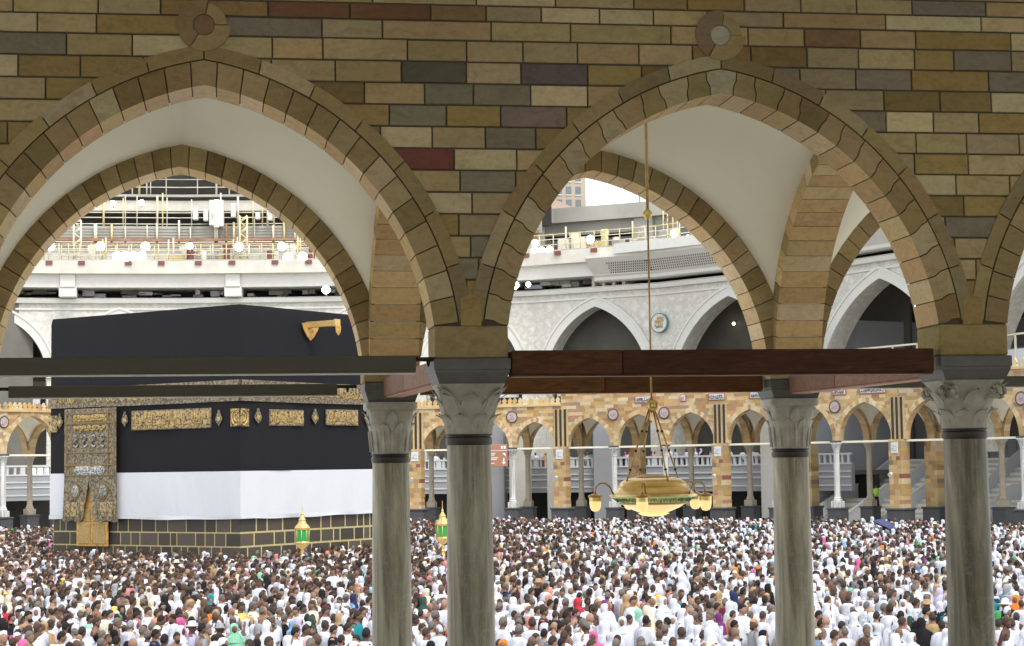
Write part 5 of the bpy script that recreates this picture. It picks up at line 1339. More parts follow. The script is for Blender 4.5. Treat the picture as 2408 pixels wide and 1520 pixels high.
def arms(kind):
    """left and right arm joints: shoulder, elbow, wrist"""
    L = [(.185, .01, 1.40), (.215, .03, 1.13), (.20, -.05, .90)]
    if kind == 'fold': L = [(.185, .01, 1.40), (.23, .02, 1.13), (.05, -.20, 1.10)]
    if kind == 'raise': L = [(.185, .01, 1.40), (.24, -.10, 1.26), (.16, -.22, 1.60)]
    if kind == 'walk': L = [(.185, .01, 1.40), (.21, .09, 1.14), (.19, .02, .92)]
    if kind == 'pray': L = [(.185, .01, 1.40), (.22, -.02, 1.15), (.09, -.26, 1.30)]
    return [Vector(p) for p in L]

def skin_body(aL, aR, stride, dg_cols, headyaw, nod, lean=0):
    """one continuous skinned body grown on a skeleton, with hands and five fingers"""
    bm = bmesh.new(); lay = bm.verts.layers.skin.verify()
    def V(p, r, root=False):
        v = bm.verts.new(p); d = v[lay]; d.radius = (r, r) if not isinstance(r, tuple) else r; d.use_root = root; return v
    def E_(a, b): bm.edges.new((a, b))
    pel = V((0, 0, .96), (.15, .11), True); wa = V((0, 0, 1.10), (.135, .10)); cht = V((0, 0, 1.28), (.165, .11)); sh = V((0, .01, 1.41), (.10, .085)); nk = V((0, .01, 1.50), .055); hd = V((0, -.01, 1.59), .065)
    for a, b in ((pel, wa), (wa, cht), (cht, sh), (sh, nk), (nk, hd)): E_(a, b)
    for sx, kind in ((1, aL), (-1, aR)):
        s_, e, w_ = [Vector((sx * p.x, p.y, p.z)) for p in arms(kind)]
        vs = V(s_, .058); ve = V(e, .042); vf = V(e.lerp(w_, .45), .038); vw = V(w_, .026); d = (w_ - e).normalized(); pm = w_ + d * .07; vp = V(pm, (.034, .017))
        for a, b in ((sh, vs), (vs, ve), (ve, vf), (vf, vw), (vw, vp)): E_(a, b)
        side = Vector((0, -1, 0)) if abs(d.y) < .7 else Vector((1, 0, 0)); side = (side - d * side.dot(d)).normalized(); cur = d.cross(side) * (sx)
        for q, (o, ln) in enumerate(((-.028, .070), (-.010, .082), (.009, .078), (.027, .062))):
            a = V(pm + side * o + d * .022, .0105); b = V(pm + side * o * 1.15 + d * (.022 + ln * .5) + cur * .006, .0095); c = V(pm + side * o * 1.2 + d * (.022 + ln * .92) + cur * .024, .0075)
            E_(vp, a); E_(a, b); E_(b, c)
        a = V(w_ + d * .03 - side * .034, .0115); b = V(w_ + d * .072 - side * .055 + cur * .012, .009); E_(vw, a); E_(a, b)
    for sx in (1, -1):
        st = stride * sx; h = V((sx * .09, 0, .88), .085); k = V((sx * .10, -.03 - st * .5, .50), .057); cf_ = V((sx * .10, .0 - st * .7, .33), .052); an = V((sx * .10, .02 - st, .09), .036); to = V((sx * .115, -.11 - st, .035), (.036, .022)); he = V((sx * .10, .045 - st, .04), .03)
        for a, b in ((pel, h), (h, k), (k, cf_), (cf_, an), (an, to), (an, he)): E_(a, b)
    me = bpy.data.meshes.new('body_skeleton'); bm.to_mesh(me); bm.free()
    ob = bpy.data.objects.new('body_skeleton', me); COL.objects.link(ob)
    md = ob.modifiers.new('skin', 'SKIN'); md.use_smooth_shade = True; ss = ob.modifiers.new('sub', 'SUBSURF'); ss.levels = 1; ss.render_levels = 1
    dg = bpy.context.evaluated_depsgraph_get(); ev = ob.evaluated_get(dg); m2 = bpy.data.meshes.new_from_object(ev)
    bpy.data.objects.remove(ob); bpy.data.meshes.remove(me)
    mb = MB(); mb.v = [tuple(v.co) for v in m2.vertices]; mb.f = [tuple(p.vertices) for p in m2.polygons]; mb.c = [(1, 1, 1)] * len(mb.f); mb.m = [0] * len(mb.f)
    bpy.data.meshes.remove(m2)
    return mb

def bend_pts(pts, lean):                               # whole figure bowed forward from the hips
    if not lean: return pts
    out = []
    for x, y, z in pts:
        if z > .92:
            d = z - .92; k = min(1, d / .25); a = lean * k; out.append((x, y - d * math.sin(a), .92 + d * math.cos(a)))
        else: out.append((x, y, z))
    return out

NECKZ = 1.615
def tubes_arm(mb, kind, sx, r, col, n=7, upto=3):
    P = [Vector((sx * p.x, p.y, p.z)) for p in arms(kind)]; mb.tube(P[:upto], [r * 1.15, r, r * .85][:upto], n, col)
    return P
LOOKS = {}
def look(name, aL='hang', aR='hang', top='ihram', head='hair', stride=.12, yaw=0., nod=0., lean=0., bag=None, beard=False, words=''):
    LOOKS[name] = dict(aL=aL, aR=aR, top=top, head=head, stride=stride, yaw=yaw, nod=nod, lean=lean, bag=bag, beard=beard, words=words)
look('wrap', 'fold', 'fold', 'ihram', 'hair', yaw=.3)
look('wrap_bald', 'fold', 'hang', 'ihram', 'bald', yaw=-.5, nod=.1)
look('bare', 'fold', 'walk', 'bare', 'hair', yaw=.2, beard=True)
look('bare_bald', 'hang', 'fold', 'bare', 'bald', yaw=-.3)
look('shirt', 'walk', 'hang', 'shirt', 'hair', yaw=.4)
look('shirt_bag', 'hang', 'walk', 'shirt', 'hair', yaw=-.2, bag='backpack')
look('phone', 'raise', 'hang', 'shirt', 'hair', nod=-.15)
look('cap', 'hang', 'fold', 'robe', 'cap', yaw=.1, beard=True)
look('abaya', 'fold', 'fold', 'robe', 'scarf', stride=.05, yaw=.2)
look('abaya2', 'hang', 'fold', 'robe', 'khimar', stride=.05, yaw=-.4)
look('abaya3', 'pray', 'pray', 'robe', 'scarf', stride=.05, nod=-.1)
look('hat', 'fold', 'hang', 'shirt', 'hat', yaw=.2)
look('hooded', 'fold', 'fold', 'ihram', 'hood', yaw=.0)
look('bowed', 'hang', 'hang', 'ihram', 'hair', lean=.9)
look('wrap_strap', 'fold', 'hang', 'ihram', 'hair', yaw=.6, bag='strap')

def clothes(L, q, seed):
    """the covering shapes of a look at quality q (0 fine, 1 middle, 2 far); returns name, role, builder"""
    n = (20, 12, 8)[q]; out = []; top = L['top']; sm = (1, 1, 1)
    def new(): return MB()
    if top == 'ihram':
        mb = new(); loft(mb, [(0, .01, 1.475, .085, .075, 0), (0, .01, 1.445, .17, .11, 0), (0, 0, 1.38, .245, .15, 0), (0, -.02, 1.20, .285, .19, 0), (.0, -.02, 1.0, .275, .20, 0), (0, -.01, .80, .25, .19, 0)], n, .035, 5, seed); out.append(('wrap', 'cloth', mb))
        mb = new(); loft(mb, [(0, 0, 1.0, .19, .145, 0), (0, 0, .7, .21, .17, 0), (0, 0, .22, .22, .20, 0)], n, .05, 7, seed + 1); out.append(('lower_wrap', 'cloth', mb))
    elif top == 'bare':
        mb = new(); loft(mb, [(.06, .01, 1.40, .12, .10, .55), (.035, .0, 1.30, .185, .135, .50), (.02, 0, 1.15, .21, .155, .25), (0, 0, 1.0, .21, .16, .1), (0, 0, .84, .21, .17, 0)], n, .035, 5, seed)
        if q < 2: P = arms(L['aL']); mb.tube([P[0] + Vector((-.03, 0, .02)), P[0], P[1]], [.085, .09, .085], 8)
        out.append(('wrap', 'cloth', mb))
        mb = new(); loft(mb, [(0, 0, 1.0, .19, .145, 0), (0, 0, .7, .21, .17, 0), (0, 0, .22, .22, .20, 0)], n, .05, 7, seed + 1); out.append(('lower_wrap', 'cloth', mb))
    elif top == 'shirt':
        mb = new(); loft(mb, [(0, .01, 1.475, .07, .065, 0), (0, .01, 1.44, .16, .10, 0), (0, 0, 1.36, .20, .13, 0), (0, 0, 1.15, .185, .14, 0), (0, 0, .88, .20, .15, 0)], n, .03, 5, seed)
        for sx, k in ((1, L['aL']), (-1, L['aR'])): P = [Vector((sx * p.x, p.y, p.z)) for p in arms(k)]; mb.tube([P[0] + Vector((-.04 * sx, 0, .01)), P[0], P[1], P[1].lerp(P[2], .2)], [.075, .075, .06, .055], 8 if q < 2 else 5)
        out.append(('shirt', 'cloth', mb)); mb = new()
        if q < 2:
            for sx in (1, -1): st = L['stride'] * sx; mb.tube([(sx * .085, 0, .95), (sx * .10, -.02 - st * .5, .5), (sx * .10, .02 - st, .07)], [.105, .085, .07], 8)
        else: mb.lathe([(.17, .95), (.15, .05)], n=6)
        out.append(('trousers', 'cloth2', mb))
    else:
        wd = 1.0; mb = new(); loft(mb, [(0, .01, 1.475, .08, .07, 0), (0, .01, 1.44, .165, .105, 0), (0, 0, 1.36, .205, .135, 0), (0, 0, 1.1, .21, .16, 0), (0, 0, .7, .235, .20, 0), (0, 0, .06, .27, .25, 0)], n, .04, 7, seed)
        for sx, k in ((1, L['aL']), (-1, L['aR'])): P = [Vector((sx * p.x, p.y, p.z)) for p in arms(k)]; mb.tube([P[0] + Vector((-.05 * sx, 0, 0)), P[0], P[1], P[1].lerp(P[2], .9)], [.085, .085, .075, .07], 8 if q < 2 else 5)
        out.append(('robe', 'cloth', mb))
    hc = (0, -.015, NECKZ); yaw, nod = L['yaw'], L['nod']; h = L['head']; hn = (14, 10, 7)[q]
    if h == 'hair': mb = new(); hair_into(mb, hc, 1., yaw, nod, .1, hn); out.append(('hair', 'hair', mb))
    elif h == 'cap':
        mb = new(); hair_into(mb, hc, 1., yaw, nod, .30, hn, 1.09); out.append(('skullcap', 'head', mb))
    elif h == 'hat':
        mb = new(); mb.lathe([(.20, .045), (.21, .05), (.105, .065), (.095, .15), (.05, .165)], (hc[0], hc[1], hc[2]), hn + 2); out.append(('sun_hat', 'head', mb))
    elif h in ('scarf', 'khimar', 'hood'):
        mb = new(); low = {'scarf': 1.30, 'khimar': 1.02, 'hood': 1.36}[h]; w = {'scarf': .20, 'khimar': .285, 'hood': .22}[h]; M3 = Matrix.Rotation(yaw, 3, 'Z'); N_ = (20, 12, 8)[q]; rs = []
        lev = [(1.752, .03, .03, .02), (1.738, .065, .08, .015), (1.69, .098, .122, .01), (1.62, .105, .128, .015), (1.55, .100, .12, .02), (1.49, .105, .115, .015), (1.44, w * .82, w * .58, .01), (low, w, w * .72, 0)]
        for i, (z, rx, ry, oy) in enumerate(lev):
            row = []
            for j in range(N_):
                a = 2 * math.pi * j / N_ - math.pi / 2; y = math.sin(a); k = 1
                if 2 <= i <= 4 and y < -.45: k = 1 - .34 * min(1, (-y - .45) / .25)           # face opening
                p = M3 @ Vector((rx * math.cos(a) * (1 + .03 * math.sin(5 * a + i)), ry * y * k, 0)); row.append((p.x, p.y + oy - .015, z))
            rs.append(row)
        mb.rings(rs, None, True, True, False); out.append(('headscarf' if h != 'hood' else 'hood', 'head' if h != 'hood' else 'cloth', mb))
    if L['beard'] and q == 0:
        mb = new(); M3 = Matrix.Rotation(yaw, 3, 'Z') @ Matrix.Rotation(nod, 3, 'X'); p = Vector(hc) + M3 @ Vector((0, -.055, -.085)); mb.ball(p, .06, 10, 7, (1.0, .75, .75)); out.append(('beard', 'hair', mb))
    if L['bag'] == 'backpack': mb = new(); mb.bevbox(-.15, .15, .13, .30, 1.0, 1.42, .05); mb.tube([(.1, .14, 1.40), (.12, -.1, 1.44), (.12, -.15, 1.2)], .02, 5); mb.tube([(-.1, .14, 1.40), (-.12, -.1, 1.44), (-.12, -.15, 1.2)], .02, 5); out.append(('backpack', 'bag', mb))
    if L['bag'] == 'strap': mb = new(); mb.tube([(.12, -.05, 1.475), (.02, .165, 1.25), (-.2, .185, .98)], .016, 5); mb.tube([(.12, -.05, 1.475), (.0, -.19, 1.25), (-.22, -.15, .98)], .016, 5); mb.bevbox(-.32, -.24, -.12, .12, .84, 1.02, .02); out.append(('shoulder_bag', 'bag', mb))
    if L['lean']:
        for _, _, mb in out: mb.v = bend_pts(mb.v, L['lean'])
    return out

def skin_parts(L, q):
    if q == 0: mb = skin_body(L['aL'], L['aR'], L['stride'], None, L['yaw'], L['nod'])
    else:
        mb = MB(); mb.tube([(0, .01, 1.36), (0, .01, 1.46), (0, 0, 1.56)], [.13, .065, .055], 7)
        if L['top'] == 'bare': mb.tube([(0, 0, 1.1), (0, 0, 1.30), (0, .01, 1.42), (0, .01, 1.47)], [.16, .165, .13, .06], 8); mb.ball((-.17, .01, 1.39), .075, 7, 5)
        if q == 1 or L['top'] == 'bare':
            for sx, k in ((1, L['aL']), (-1, L['aR'])): P = tubes_arm(mb, k, sx, .043, None, 6); d = (P[2] - P[1]).normalized(); mb.ball(P[2] + d * .08, .05, 6, 5, (.7, .7, 1.2))
    head_into(mb, (0, -.015, NECKZ), 1., L['yaw'], L['nod'], (1, 1, 1), (16, 9, 6)[q], (13, 7, 5)[q], q == 0)
    if L['lean']: mb.v = bend_pts(mb.v, L['lean'])
    return mb

FINE = {}
dark_feat = plain('eye_and_lip', (.05, .025, .02), .5)
M['eye'] = dark_feat
for li, (nm_, L) in enumerate(LOOKS.items()):
    FINE[nm_] = (skin_parts(L, 0).mesh('person_body', ['skin', 'eye'], True), [(a, role, mb.mesh(a, {'hair': 'hair'}.get(role, 'cloth'), True)) for a, role, mb in clothes(L, 0, li * 3)])
def to_arrays(L, q, seed):
    """low detail figure as arrays with a role number for every face"""
    roles = {'skin': 0, 'cloth': 1, 'cloth2': 2, 'head': 3, 'hair': 4, 'bag': 5}; V = []; F = []; Rl = []
    for role, mb in [('skin', skin_parts(L, q))] + [(r, m) for _, r, m in clothes(L, q, seed)]:
        o = len(V); V += mb.v; 
        for f in mb.f: F.append([i + o for i in f]); Rl.append(roles[role])
    lt = np.array([len(f) for f in F], np.int32); li_ = np.array([i for f in F for i in f], np.int32)
    return np.array(V, np.float32), lt, li_, np.array(Rl, np.int32)

WHT = (.60, .62, .68)
SKINS = [(.30, .178, .118), (.24, .138, .092), (.19, .108, .072), (.10, .058, .04), (.35, .22, .15), (.15, .086, .058)]
HAIRS = [(.02, .016, .014), (.038, .029, .023), (.06, .042, .032), (.15, .135, .12)]
CLRS = {'white': WHT, 'cream': (.66, .60, .46), 'grey': (.30, .31, .32), 'black': (.013, .013, .015), 'teal': (.02, .22, .25), 'pink': (.62, .12, .30), 'rose': (.45, .20, .20), 'maroon': (.14, .018, .03), 'orange': (.72, .20, .03), 'salmon': (.66, .26, .18), 'purple': (.16, .03, .17), 'lavender': (.52, .48, .66), 'navy': (.02, .028, .09), 'sky blue': (.24, .42, .62), 'mint green': (.25, .55, .38), 'green': (.05, .30, .09), 'lime green': (.40, .72, .10), 'tan': (.40, .27, .14), 'yellow': (.72, .55, .14), 'brown': (.13, .075, .045), 'dark green': (.03, .07, .05), 'dusty blue': (.15, .22, .32), 'red': (.50, .03, .05), 'pale pink': (.66, .48, .47)}
CW_ = [('white', 22), ('cream', 9), ('grey', 9), ('black', 26), ('teal', 4), ('pink', 2), ('rose', 3), ('maroon', 3), ('orange', 1.3), ('salmon', 2), ('purple', 2.5), ('lavender', 3), ('navy', 4), ('sky blue', 2), ('mint green', 1.4), ('green', .8), ('tan', 4), ('yellow', .7), ('brown', 5), ('dark green', 2), ('dusty blue', 3), ('red', .8), ('pale pink', 2)]
def pickc(r, w=CW_):
    t = r.random() * sum(b for _, b in w)
    for a, b in w:
        t -= b
        if t <= 0: return a
    return 'white'
MIX = [('wrap', 24), ('wrap_bald', 6), ('bare', 12), ('bare_bald', 3), ('shirt', 7), ('shirt_bag', 2), ('phone', 2.5), ('cap', 6), ('abaya', 11), ('abaya2', 9), ('abaya3', 3), ('hat', .8), ('hooded', 6), ('bowed', .7), ('wrap_strap', 6)]
pr = random.Random(21)
people = []
def inside_shrine(x, y, m=.7):
    d = Vector((x, y, 0)) - KC; a, b = d.dot(e1), d.dot(e2); return -m < a < KL + m and -m < b < KR_ + m
def on_low_wall(x, y):
    d = Vector((x, y, 0)) - hm; return d.dot(n2) > -.3 and HR - 1.1 < d.length < HR + 1.1
def far_limit(x, y):                                   # is the point inside the court arcade
    best = None
    for (p, k, sx), n in zip(pts, nrm):
        d = (Vector((x, y, 0)) - p); q = d.length
        if best is None or q < best[0]: best = (q, d.dot(n))
    return best[1] < -.9
kx, ky = KC.x + 3, KC.y + 8
y = 39.4; row = 0
def room(x, y):                                        # share of places taken: tighter round the shrine, looser near the camera
    d = math.hypot(x - kx, y - ky); k = .42 if y < 44 else (.52 if y < 50 else (.64 if y < 58 else .74))
    if d < 34: k = max(k, .97)
    elif x < 0 and y > 44: k = max(k, .8)
    return k if y < 62 else max(k, .84)
while y < 145:
    hwid = .302 * y; sp_ = .56 if y < 70 else .52; x = -hwid + pr.random() * sp_
    while x < hwid:
        jx, jy = x + pr.uniform(-.2, .2), y + pr.uniform(-.3, .3); x += sp_ * pr.uniform(.8, 1.2)
        if pr.random() > room(jx, jy): continue
        if inside_shrine(jx, jy) or on_low_wall(jx, jy) or (y > 100 and not far_limit(jx, jy)): continue
        lk = pick2 = None
        t = pr.random() * sum(b for _, b in MIX)
        for a, b in MIX:
            t -= b
            if t <= 0: lk = a; break
        lk = lk or 'wrap'; L = LOOKS[lk]; c = {}
        c['skin'] = pr.choice(SKINS); c['hair'] = pr.choice(HAIRS); cn_ = {}
        if L['top'] in ('ihram', 'bare'): cn_['cloth'] = 'white' if pr.random() < .96 else 'cream'
        elif lk == 'cap': cn_['cloth'] = pr.choice(['white', 'white', 'cream', 'grey', 'tan'])
        else: cn_['cloth'] = pickc(pr)
        cn_['cloth2'] = pr.choice(['black', 'navy', 'grey', 'brown', 'black']); cn_['bag'] = pr.choice(['black', 'navy', 'brown', 'black', 'red'])
        cn_['head'] = ('white' if pr.random() < .3 else pickc(pr) if pr.random() < .6 else cn_['cloth']) if L['head'] in ('scarf', 'khimar') else pr.choice(['white', 'white', 'cream', 'tan', 'grey'])
        if math.hypot(jx - kx, jy - ky) < 36 and jx < 3 and pr.random() < .5:
            lk = pr.choice(['shirt', 'bare', 'abaya', 'shirt', 'bare', 'abaya2']); L = LOOKS[lk]
            cn_['cloth'] = 'white' if lk == 'bare' else pr.choice(['brown', 'tan', 'grey', 'rose', 'black', 'maroon', 'pale pink', 'black', 'cream', 'dusty blue'])
            cn_['head'] = pr.choice(['brown', 'tan', 'rose', 'black', 'grey', 'white', 'cream']); c['hair'] = pr.choice([(.05, .032, .022), (.03, .022, .017), (.08, .05, .034)])
        elif jx > 0 and pr.random() < .16: lk = pr.choice(['hooded', 'abaya2', 'wrap']); L = LOOKS[lk]; cn_['cloth'] = cn_['head'] = 'white'
        ang = math.atan2(jy - ky, jx - kx); walk = ang + math.pi / 2
        face = walk + pr.gauss(0, .55) if pr.random() < .75 else pr.uniform(0, 6.28)
        people.append(dict(x=jx, y=jy, look=lk, cn=cn_, c=c, rot=face + math.pi / 2, s=pr.gauss(1.0, .05) * (.95 if L['head'] in ('scarf', 'khimar') else 1.0), row=row)); 
    y += .62 if y < 62 else (.62 if y < 90 else .66); row += 1
def headpx(p): return px((p['x'], p['y'], 1.66 * p['s']))
# people the photograph singles out: head position in the picture, look, colours, heading
NOTE = [((2385, 1412), 'abaya2', dict(cloth='orange', head='orange'), 0), ((2345, 1412), 'cap', dict(cloth='sky blue', head='green'), 2), ((2342, 1452), 'abaya', dict(cloth='white', head='green'), 2), ((2320, 1378), 'abaya2', dict(cloth='purple', head='lavender'), 1),
        ((1600, 1404), 'shirt', dict(cloth='teal', cloth2='black'), 3), ((1740, 1418), 'hooded', dict(cloth='white'), 3.1), ((1762, 1420), 'wrap', dict(cloth='white'), 3.1), ((1786, 1420), 'hooded', dict(cloth='white'), 3.0), ((1735, 1340), 'abaya', dict(cloth='salmon', head='orange'), 1), ((1790, 1332), 'abaya', dict(cloth='orange', head='orange'), 1),
        ((432, 1462), 'abaya2', dict(cloth='pink', head='pink'), -1.2), ((106, 1478), 'abaya2', dict(cloth='salmon', head='tan'), 0), ((398, 1462), 'abaya', dict(cloth='maroon', head='maroon'), -1.2), ((550, 1475), 'abaya', dict(cloth='mint green', head='mint green'), 0), ((432, 1385), 'cap', dict(cloth='teal', head='teal'), -1), ((500, 1402), 'abaya', dict(cloth='black', head='teal'), -1), ((330, 1462), 'abaya2', dict(cloth='rose', head='rose'), -1.3), ((354, 1462), 'abaya', dict(cloth='rose', head='salmon'), -1.2),
        ((228, 1460), 'abaya', dict(cloth='maroon', head='maroon'), -1), ((578, 1400), 'abaya', dict(cloth='black', head='red'), -1), ((610, 1450), 'abaya2', dict(cloth='grey', head='grey'), -1), ((198, 1362), 'abaya2', dict(cloth='lime green', head='lime green'), 0), ((12, 1392), 'cap', dict(cloth='navy', head='yellow'), 0), ((1505, 1412), 'abaya2', dict(cloth='purple', head='purple'), 1.5), ((1462, 1418), 'abaya2', dict(cloth='tan', head='tan'), 1.5), ((1512, 1440), 'abaya', dict(cloth='mint green', head='mint green'), 2), ((1553, 1430), 'abaya2', dict(cloth='cream', head='cream'), 2.6),
        ((1440, 1440), 'abaya2', dict(cloth='white', head='white'), 2.5), ((1368, 1410), 'abaya', dict(cloth='pink', head='red'), 1), ((1535, 1402), 'abaya', dict(cloth='rose', head='salmon'), 1), ((1552, 1404), 'abaya', dict(cloth='rose', head='yellow'), 1), ((1520, 1290), 'cap', dict(cloth='yellow', head='yellow'), 1), ((2188, 1390), 'abaya2', dict(cloth='lavender', head='lavender'), 2.5), ((2262, 1385), 'abaya2', dict(cloth='black', head='black'), 1.5), ((2182, 1414), 'hat', dict(cloth='white', cloth2='grey', head='tan'), 2.4), ((2232, 1424), 'hat', dict(cloth='white', cloth2='grey', head='cream'), 2.6), ((2282, 1450), 'bowed', dict(cloth='white'), -2.2), ((2342, 1396), 'shirt_bag', dict(cloth='white', cloth2='black', bag='navy'), 3.1),
        ((2135, 1462), 'abaya', dict(cloth='purple', head='rose'), 2.6), ((2165, 1462), 'abaya2', dict(cloth='black', head='black'), 3), ((2060, 1376), 'abaya', dict(cloth='dark green', head='black'), 1.6), ((2205, 1348), 'shirt', dict(cloth='lime green', cloth2='black'), 2), ((1665, 1458), 'wrap_strap', dict(cloth='white', bag='red'), .2), ((1612, 1490), 'wrap_strap', dict(cloth='white', bag='black'), 3.0), ((1250, 1500), 'bare_bald', dict(cloth='white'), 2.4), ((1330, 1476), 'bare', dict(cloth='white'), 2.2), ((1725, 1440), 'bare', dict(cloth='orange'), 2.0)]
for (hx, hy), lk, cn_, rot in NOTE:
    b = min((p for p in people if not p.get('note') and p['y'] < 75), key=lambda p: (lambda h: (h[0] - hx) ** 2 + 3 * (h[1] - hy) ** 2)(headpx(p)))
    b['look'] = lk; b['cn'].update(cn_); b['note'] = 1
    tow = math.atan2(-b['x'], b['y'])                  # rot 0 faces the camera, pi turns the back on it
    b['rot'] = tow + rot
people.sort(key=lambda p: (p['y'] + .12 * abs(p['x']) * 0))
COLX = [(866, 968), (1044, 1164), (1818, 1920), (2210, 2348)]
def hidden(p):
    a, b = headpx(p); return any(l + 6 < a < r - 6 for l, r in COLX) or a < -14 or a > 2422 or b > 1535
indiv = []
for p in people:
    if len(indiv) < 300 and not hidden(p): p['ind'] = 1; indiv.append(p)

ORD = 'first second third fourth fifth sixth seventh eighth ninth tenth eleventh twelfth thirteenth fourteenth fifteenth sixteenth seventeenth eighteenth nineteenth twentieth'.split()
def nth(k):
    if k < 20: return ORD[k]
    return ['', '', 'twenty', 'thirty', 'forty', 'fifty'][(k + 1) // 10] + ('-' + ORD[(k + 1) % 10 - 1] if (k + 1) % 10 else 'th')
GAPS = [(-50, 866, 'shrine bay'), (866, 1044, 'slit between columns'), (1044, 1820, 'chandelier bay'), (1820, 2215, 'stairs bay'), (2215, 2500, 'past scrolled column')]
def words(p):
    L = LOOKS[p['look']]; c = p['cn']; lk = p['look']
    dark = sum(p['c']['skin']) < .35
    if L['top'] == 'ihram': s = {'hood': 'hooded %s sheet over the head', 'bald': '%s wrap, shaven head', 'hair': '%s wrap, %s hair'}[L['head']]
    elif L['top'] == 'bare': s = {'bald': '%s cloth, bare shoulder, shaven head', 'hair': '%s cloth, bare shoulder, %s beard'}[L['head']]
    elif L['head'] in ('scarf', 'khimar'): return 'person in %s headscarf, %s robe' % (c['head'], c['cloth'])
    elif L['head'] == 'cap': return 'bearded person in %s skullcap, %s robe' % (c['head'], c['cloth'])
    elif L['head'] == 'hat': return 'person in %s brimmed hat, %s shirt' % (c['head'], c['cloth'])
    else: return {'phone': 'person in %s shirt raising one hand', 'shirt_bag': 'person in %s shirt, ' + c['bag'] + ' backpack'}.get(lk, 'person in %s shirt') % c['cloth']
    hr = 'grey' if p['c']['hair'][0] > .05 else 'dark'
    s = s % ((c['cloth'], hr) if s.count('%s') == 2 else c['cloth'])
    if lk == 'bowed': s = 'white wrap, bowing forward'
    if lk == 'wrap_strap': s += ', %s bag' % c['bag']
    return 'person in ' + s
for gi, (a, b, gname) in enumerate(GAPS):
    g_ = sorted([p for p in indiv if a <= headpx(p)[0] < b], key=lambda p: headpx(p)[0]); byw = {}
    for p in g_: byw.setdefault(words(p), []).append(p)
    for wd, lst in byw.items():
        for k, p in enumerate(lst):
            p['label'] = '%s, only such, %s' % (wd, gname) if len(lst) == 1 else '%s, %s such from shrine side, %s' % (wd, nth(k), gname)
def colour(p, role):
    if role == 'skin': c = p['c']['skin']
    elif role == 'hair': c = p['c']['hair']
    else: c = CLRS[p['cn'][role]]
    return c
def make_person(p, name='person', cat='person', group='people in the nearest rows of the crowd'):
    body, parts = FINE[p['look']]
    o = bpy.data.objects.new(name, body); COL.objects.link(o); o.color = (*colour(p, 'skin'), 1)
    o.location = (p['x'], p['y'], p.get('z', 0)); o.rotation_euler.z = p['rot']; o.scale = (p['s'],) * 3
    tag(o, p['label'], cat, group)
    for a, role, me in parts:
        c = bpy.data.objects.new(a, me); COL.objects.link(c); c.parent = o; c.color = (*colour(p, role), 1)
    return o
for p in indiv: make_person(p)

def merge_crowd(name, lst, q, label):
    if not lst: return
    Vs, Ls, Is, Cs = [], [], [], []; off = 0; cache = {}
    r = np.random.RandomState(5)
    for p in lst:
        k = p['look']
        if k not in cache: cache[k] = to_arrays(LOOKS[k], q, 1)
        V, lt, li_, Rl = cache[k]; c, s_ = math.cos(p['rot']) * p['s'], math.sin(p['rot']) * p['s']
        W = np.empty_like(V); W[:, 0] = V[:, 0] * c - V[:, 1] * s_ + p['x']; W[:, 1] = V[:, 0] * s_ + V[:, 1] * c + p['y']; W[:, 2] = V[:, 2] * p['s'] + p.get('z', 0)
        pal = np.array([colour(p, x) for x in ('skin', 'cloth', 'cloth2', 'head', 'hair', 'bag')], np.float32)
        Vs.append(W); Ls.append(lt); Is.append(li_ + off); Cs.append(pal[Rl]); off += len(V)
    V = np.concatenate(Vs); lt = np.concatenate(Ls); li_ = np.concatenate(Is); C = np.concatenate(Cs)
    me = bpy.data.meshes.new(name); me.vertices.add(len(V)); me.vertices.foreach_set('co', V.ravel()); me.loops.add(len(li_)); me.loops.foreach_set('vertex_index', li_)
    me.polygons.add(len(lt)); st_ = np.concatenate([[0], np.cumsum(lt)[:-1]]).astype(np.int32); me.polygons.foreach_set('loop_start', st_)
    me.update(calc_edges=True)
    at_ = me.attributes.new('col', 'FLOAT_COLOR', 'FACE'); at_.data.foreach_set('color', np.concatenate([C, np.ones((len(C), 1), np.float32)], 1).ravel())
    me.polygons.foreach_set('use_smooth', np.ones(len(lt), bool)); me.materials.append(M['crowd']); me.validate()
    o = bpy.data.objects.new(name, me); COL.objects.link(o); tag(o, label, 'crowd', kind='stuff'); return o
rest = [p for p in people if not p.get('ind')]
mid = [p for p in rest if p['y'] < 62]; far = [p for p in rest if p['y'] >= 62]
# people leaning on the gallery balustrade
gal_p = []
for seg_ in ((0, 5), (9, 18)):
    gp = offpath(10.1, *seg_)
    for a, b in list(zip(gp, gp[1:]))[:-1]:
        d = (b - a); L_ = d.length; k = 0.; an = math.atan2(d.y, d.x)
        while k < L_:
            q = a + d * (k / L_) + Vector((-d.y, d.x, 0)).normalized() * pr.uniform(0, 1.2); k += pr.uniform(.35, .9)
            lk = pr.choice(['wrap', 'bare', 'abaya', 'shirt', 'wrap_bald', 'cap'])
            gal_p.append(dict(x=q.x, y=q.y, z=4.85, look=lk, rot=an + pr.gauss(0, .4), s=pr.gauss(1, .05), c=dict(skin=pr.choice(SKINS), hair=pr.choice(HAIRS)), cn=dict(cloth='white' if lk not in ('abaya', 'shirt') else pickc(pr), cloth2='black', head=pickc(pr), bag='black')))
merge_crowd('crowd', mid + far, 1, 'dense crowd in white wraps and coloured robes filling the court') if False else None
merge_crowd('crowd', mid, 1, 'dense crowd in white wraps and robes behind the nearest rows')
merge_crowd('crowd', far, 2, 'far crowd filling the court up to the arcade')
merge_crowd('crowd', gal_p, 2, 'people standing behind the gallery balustrade')
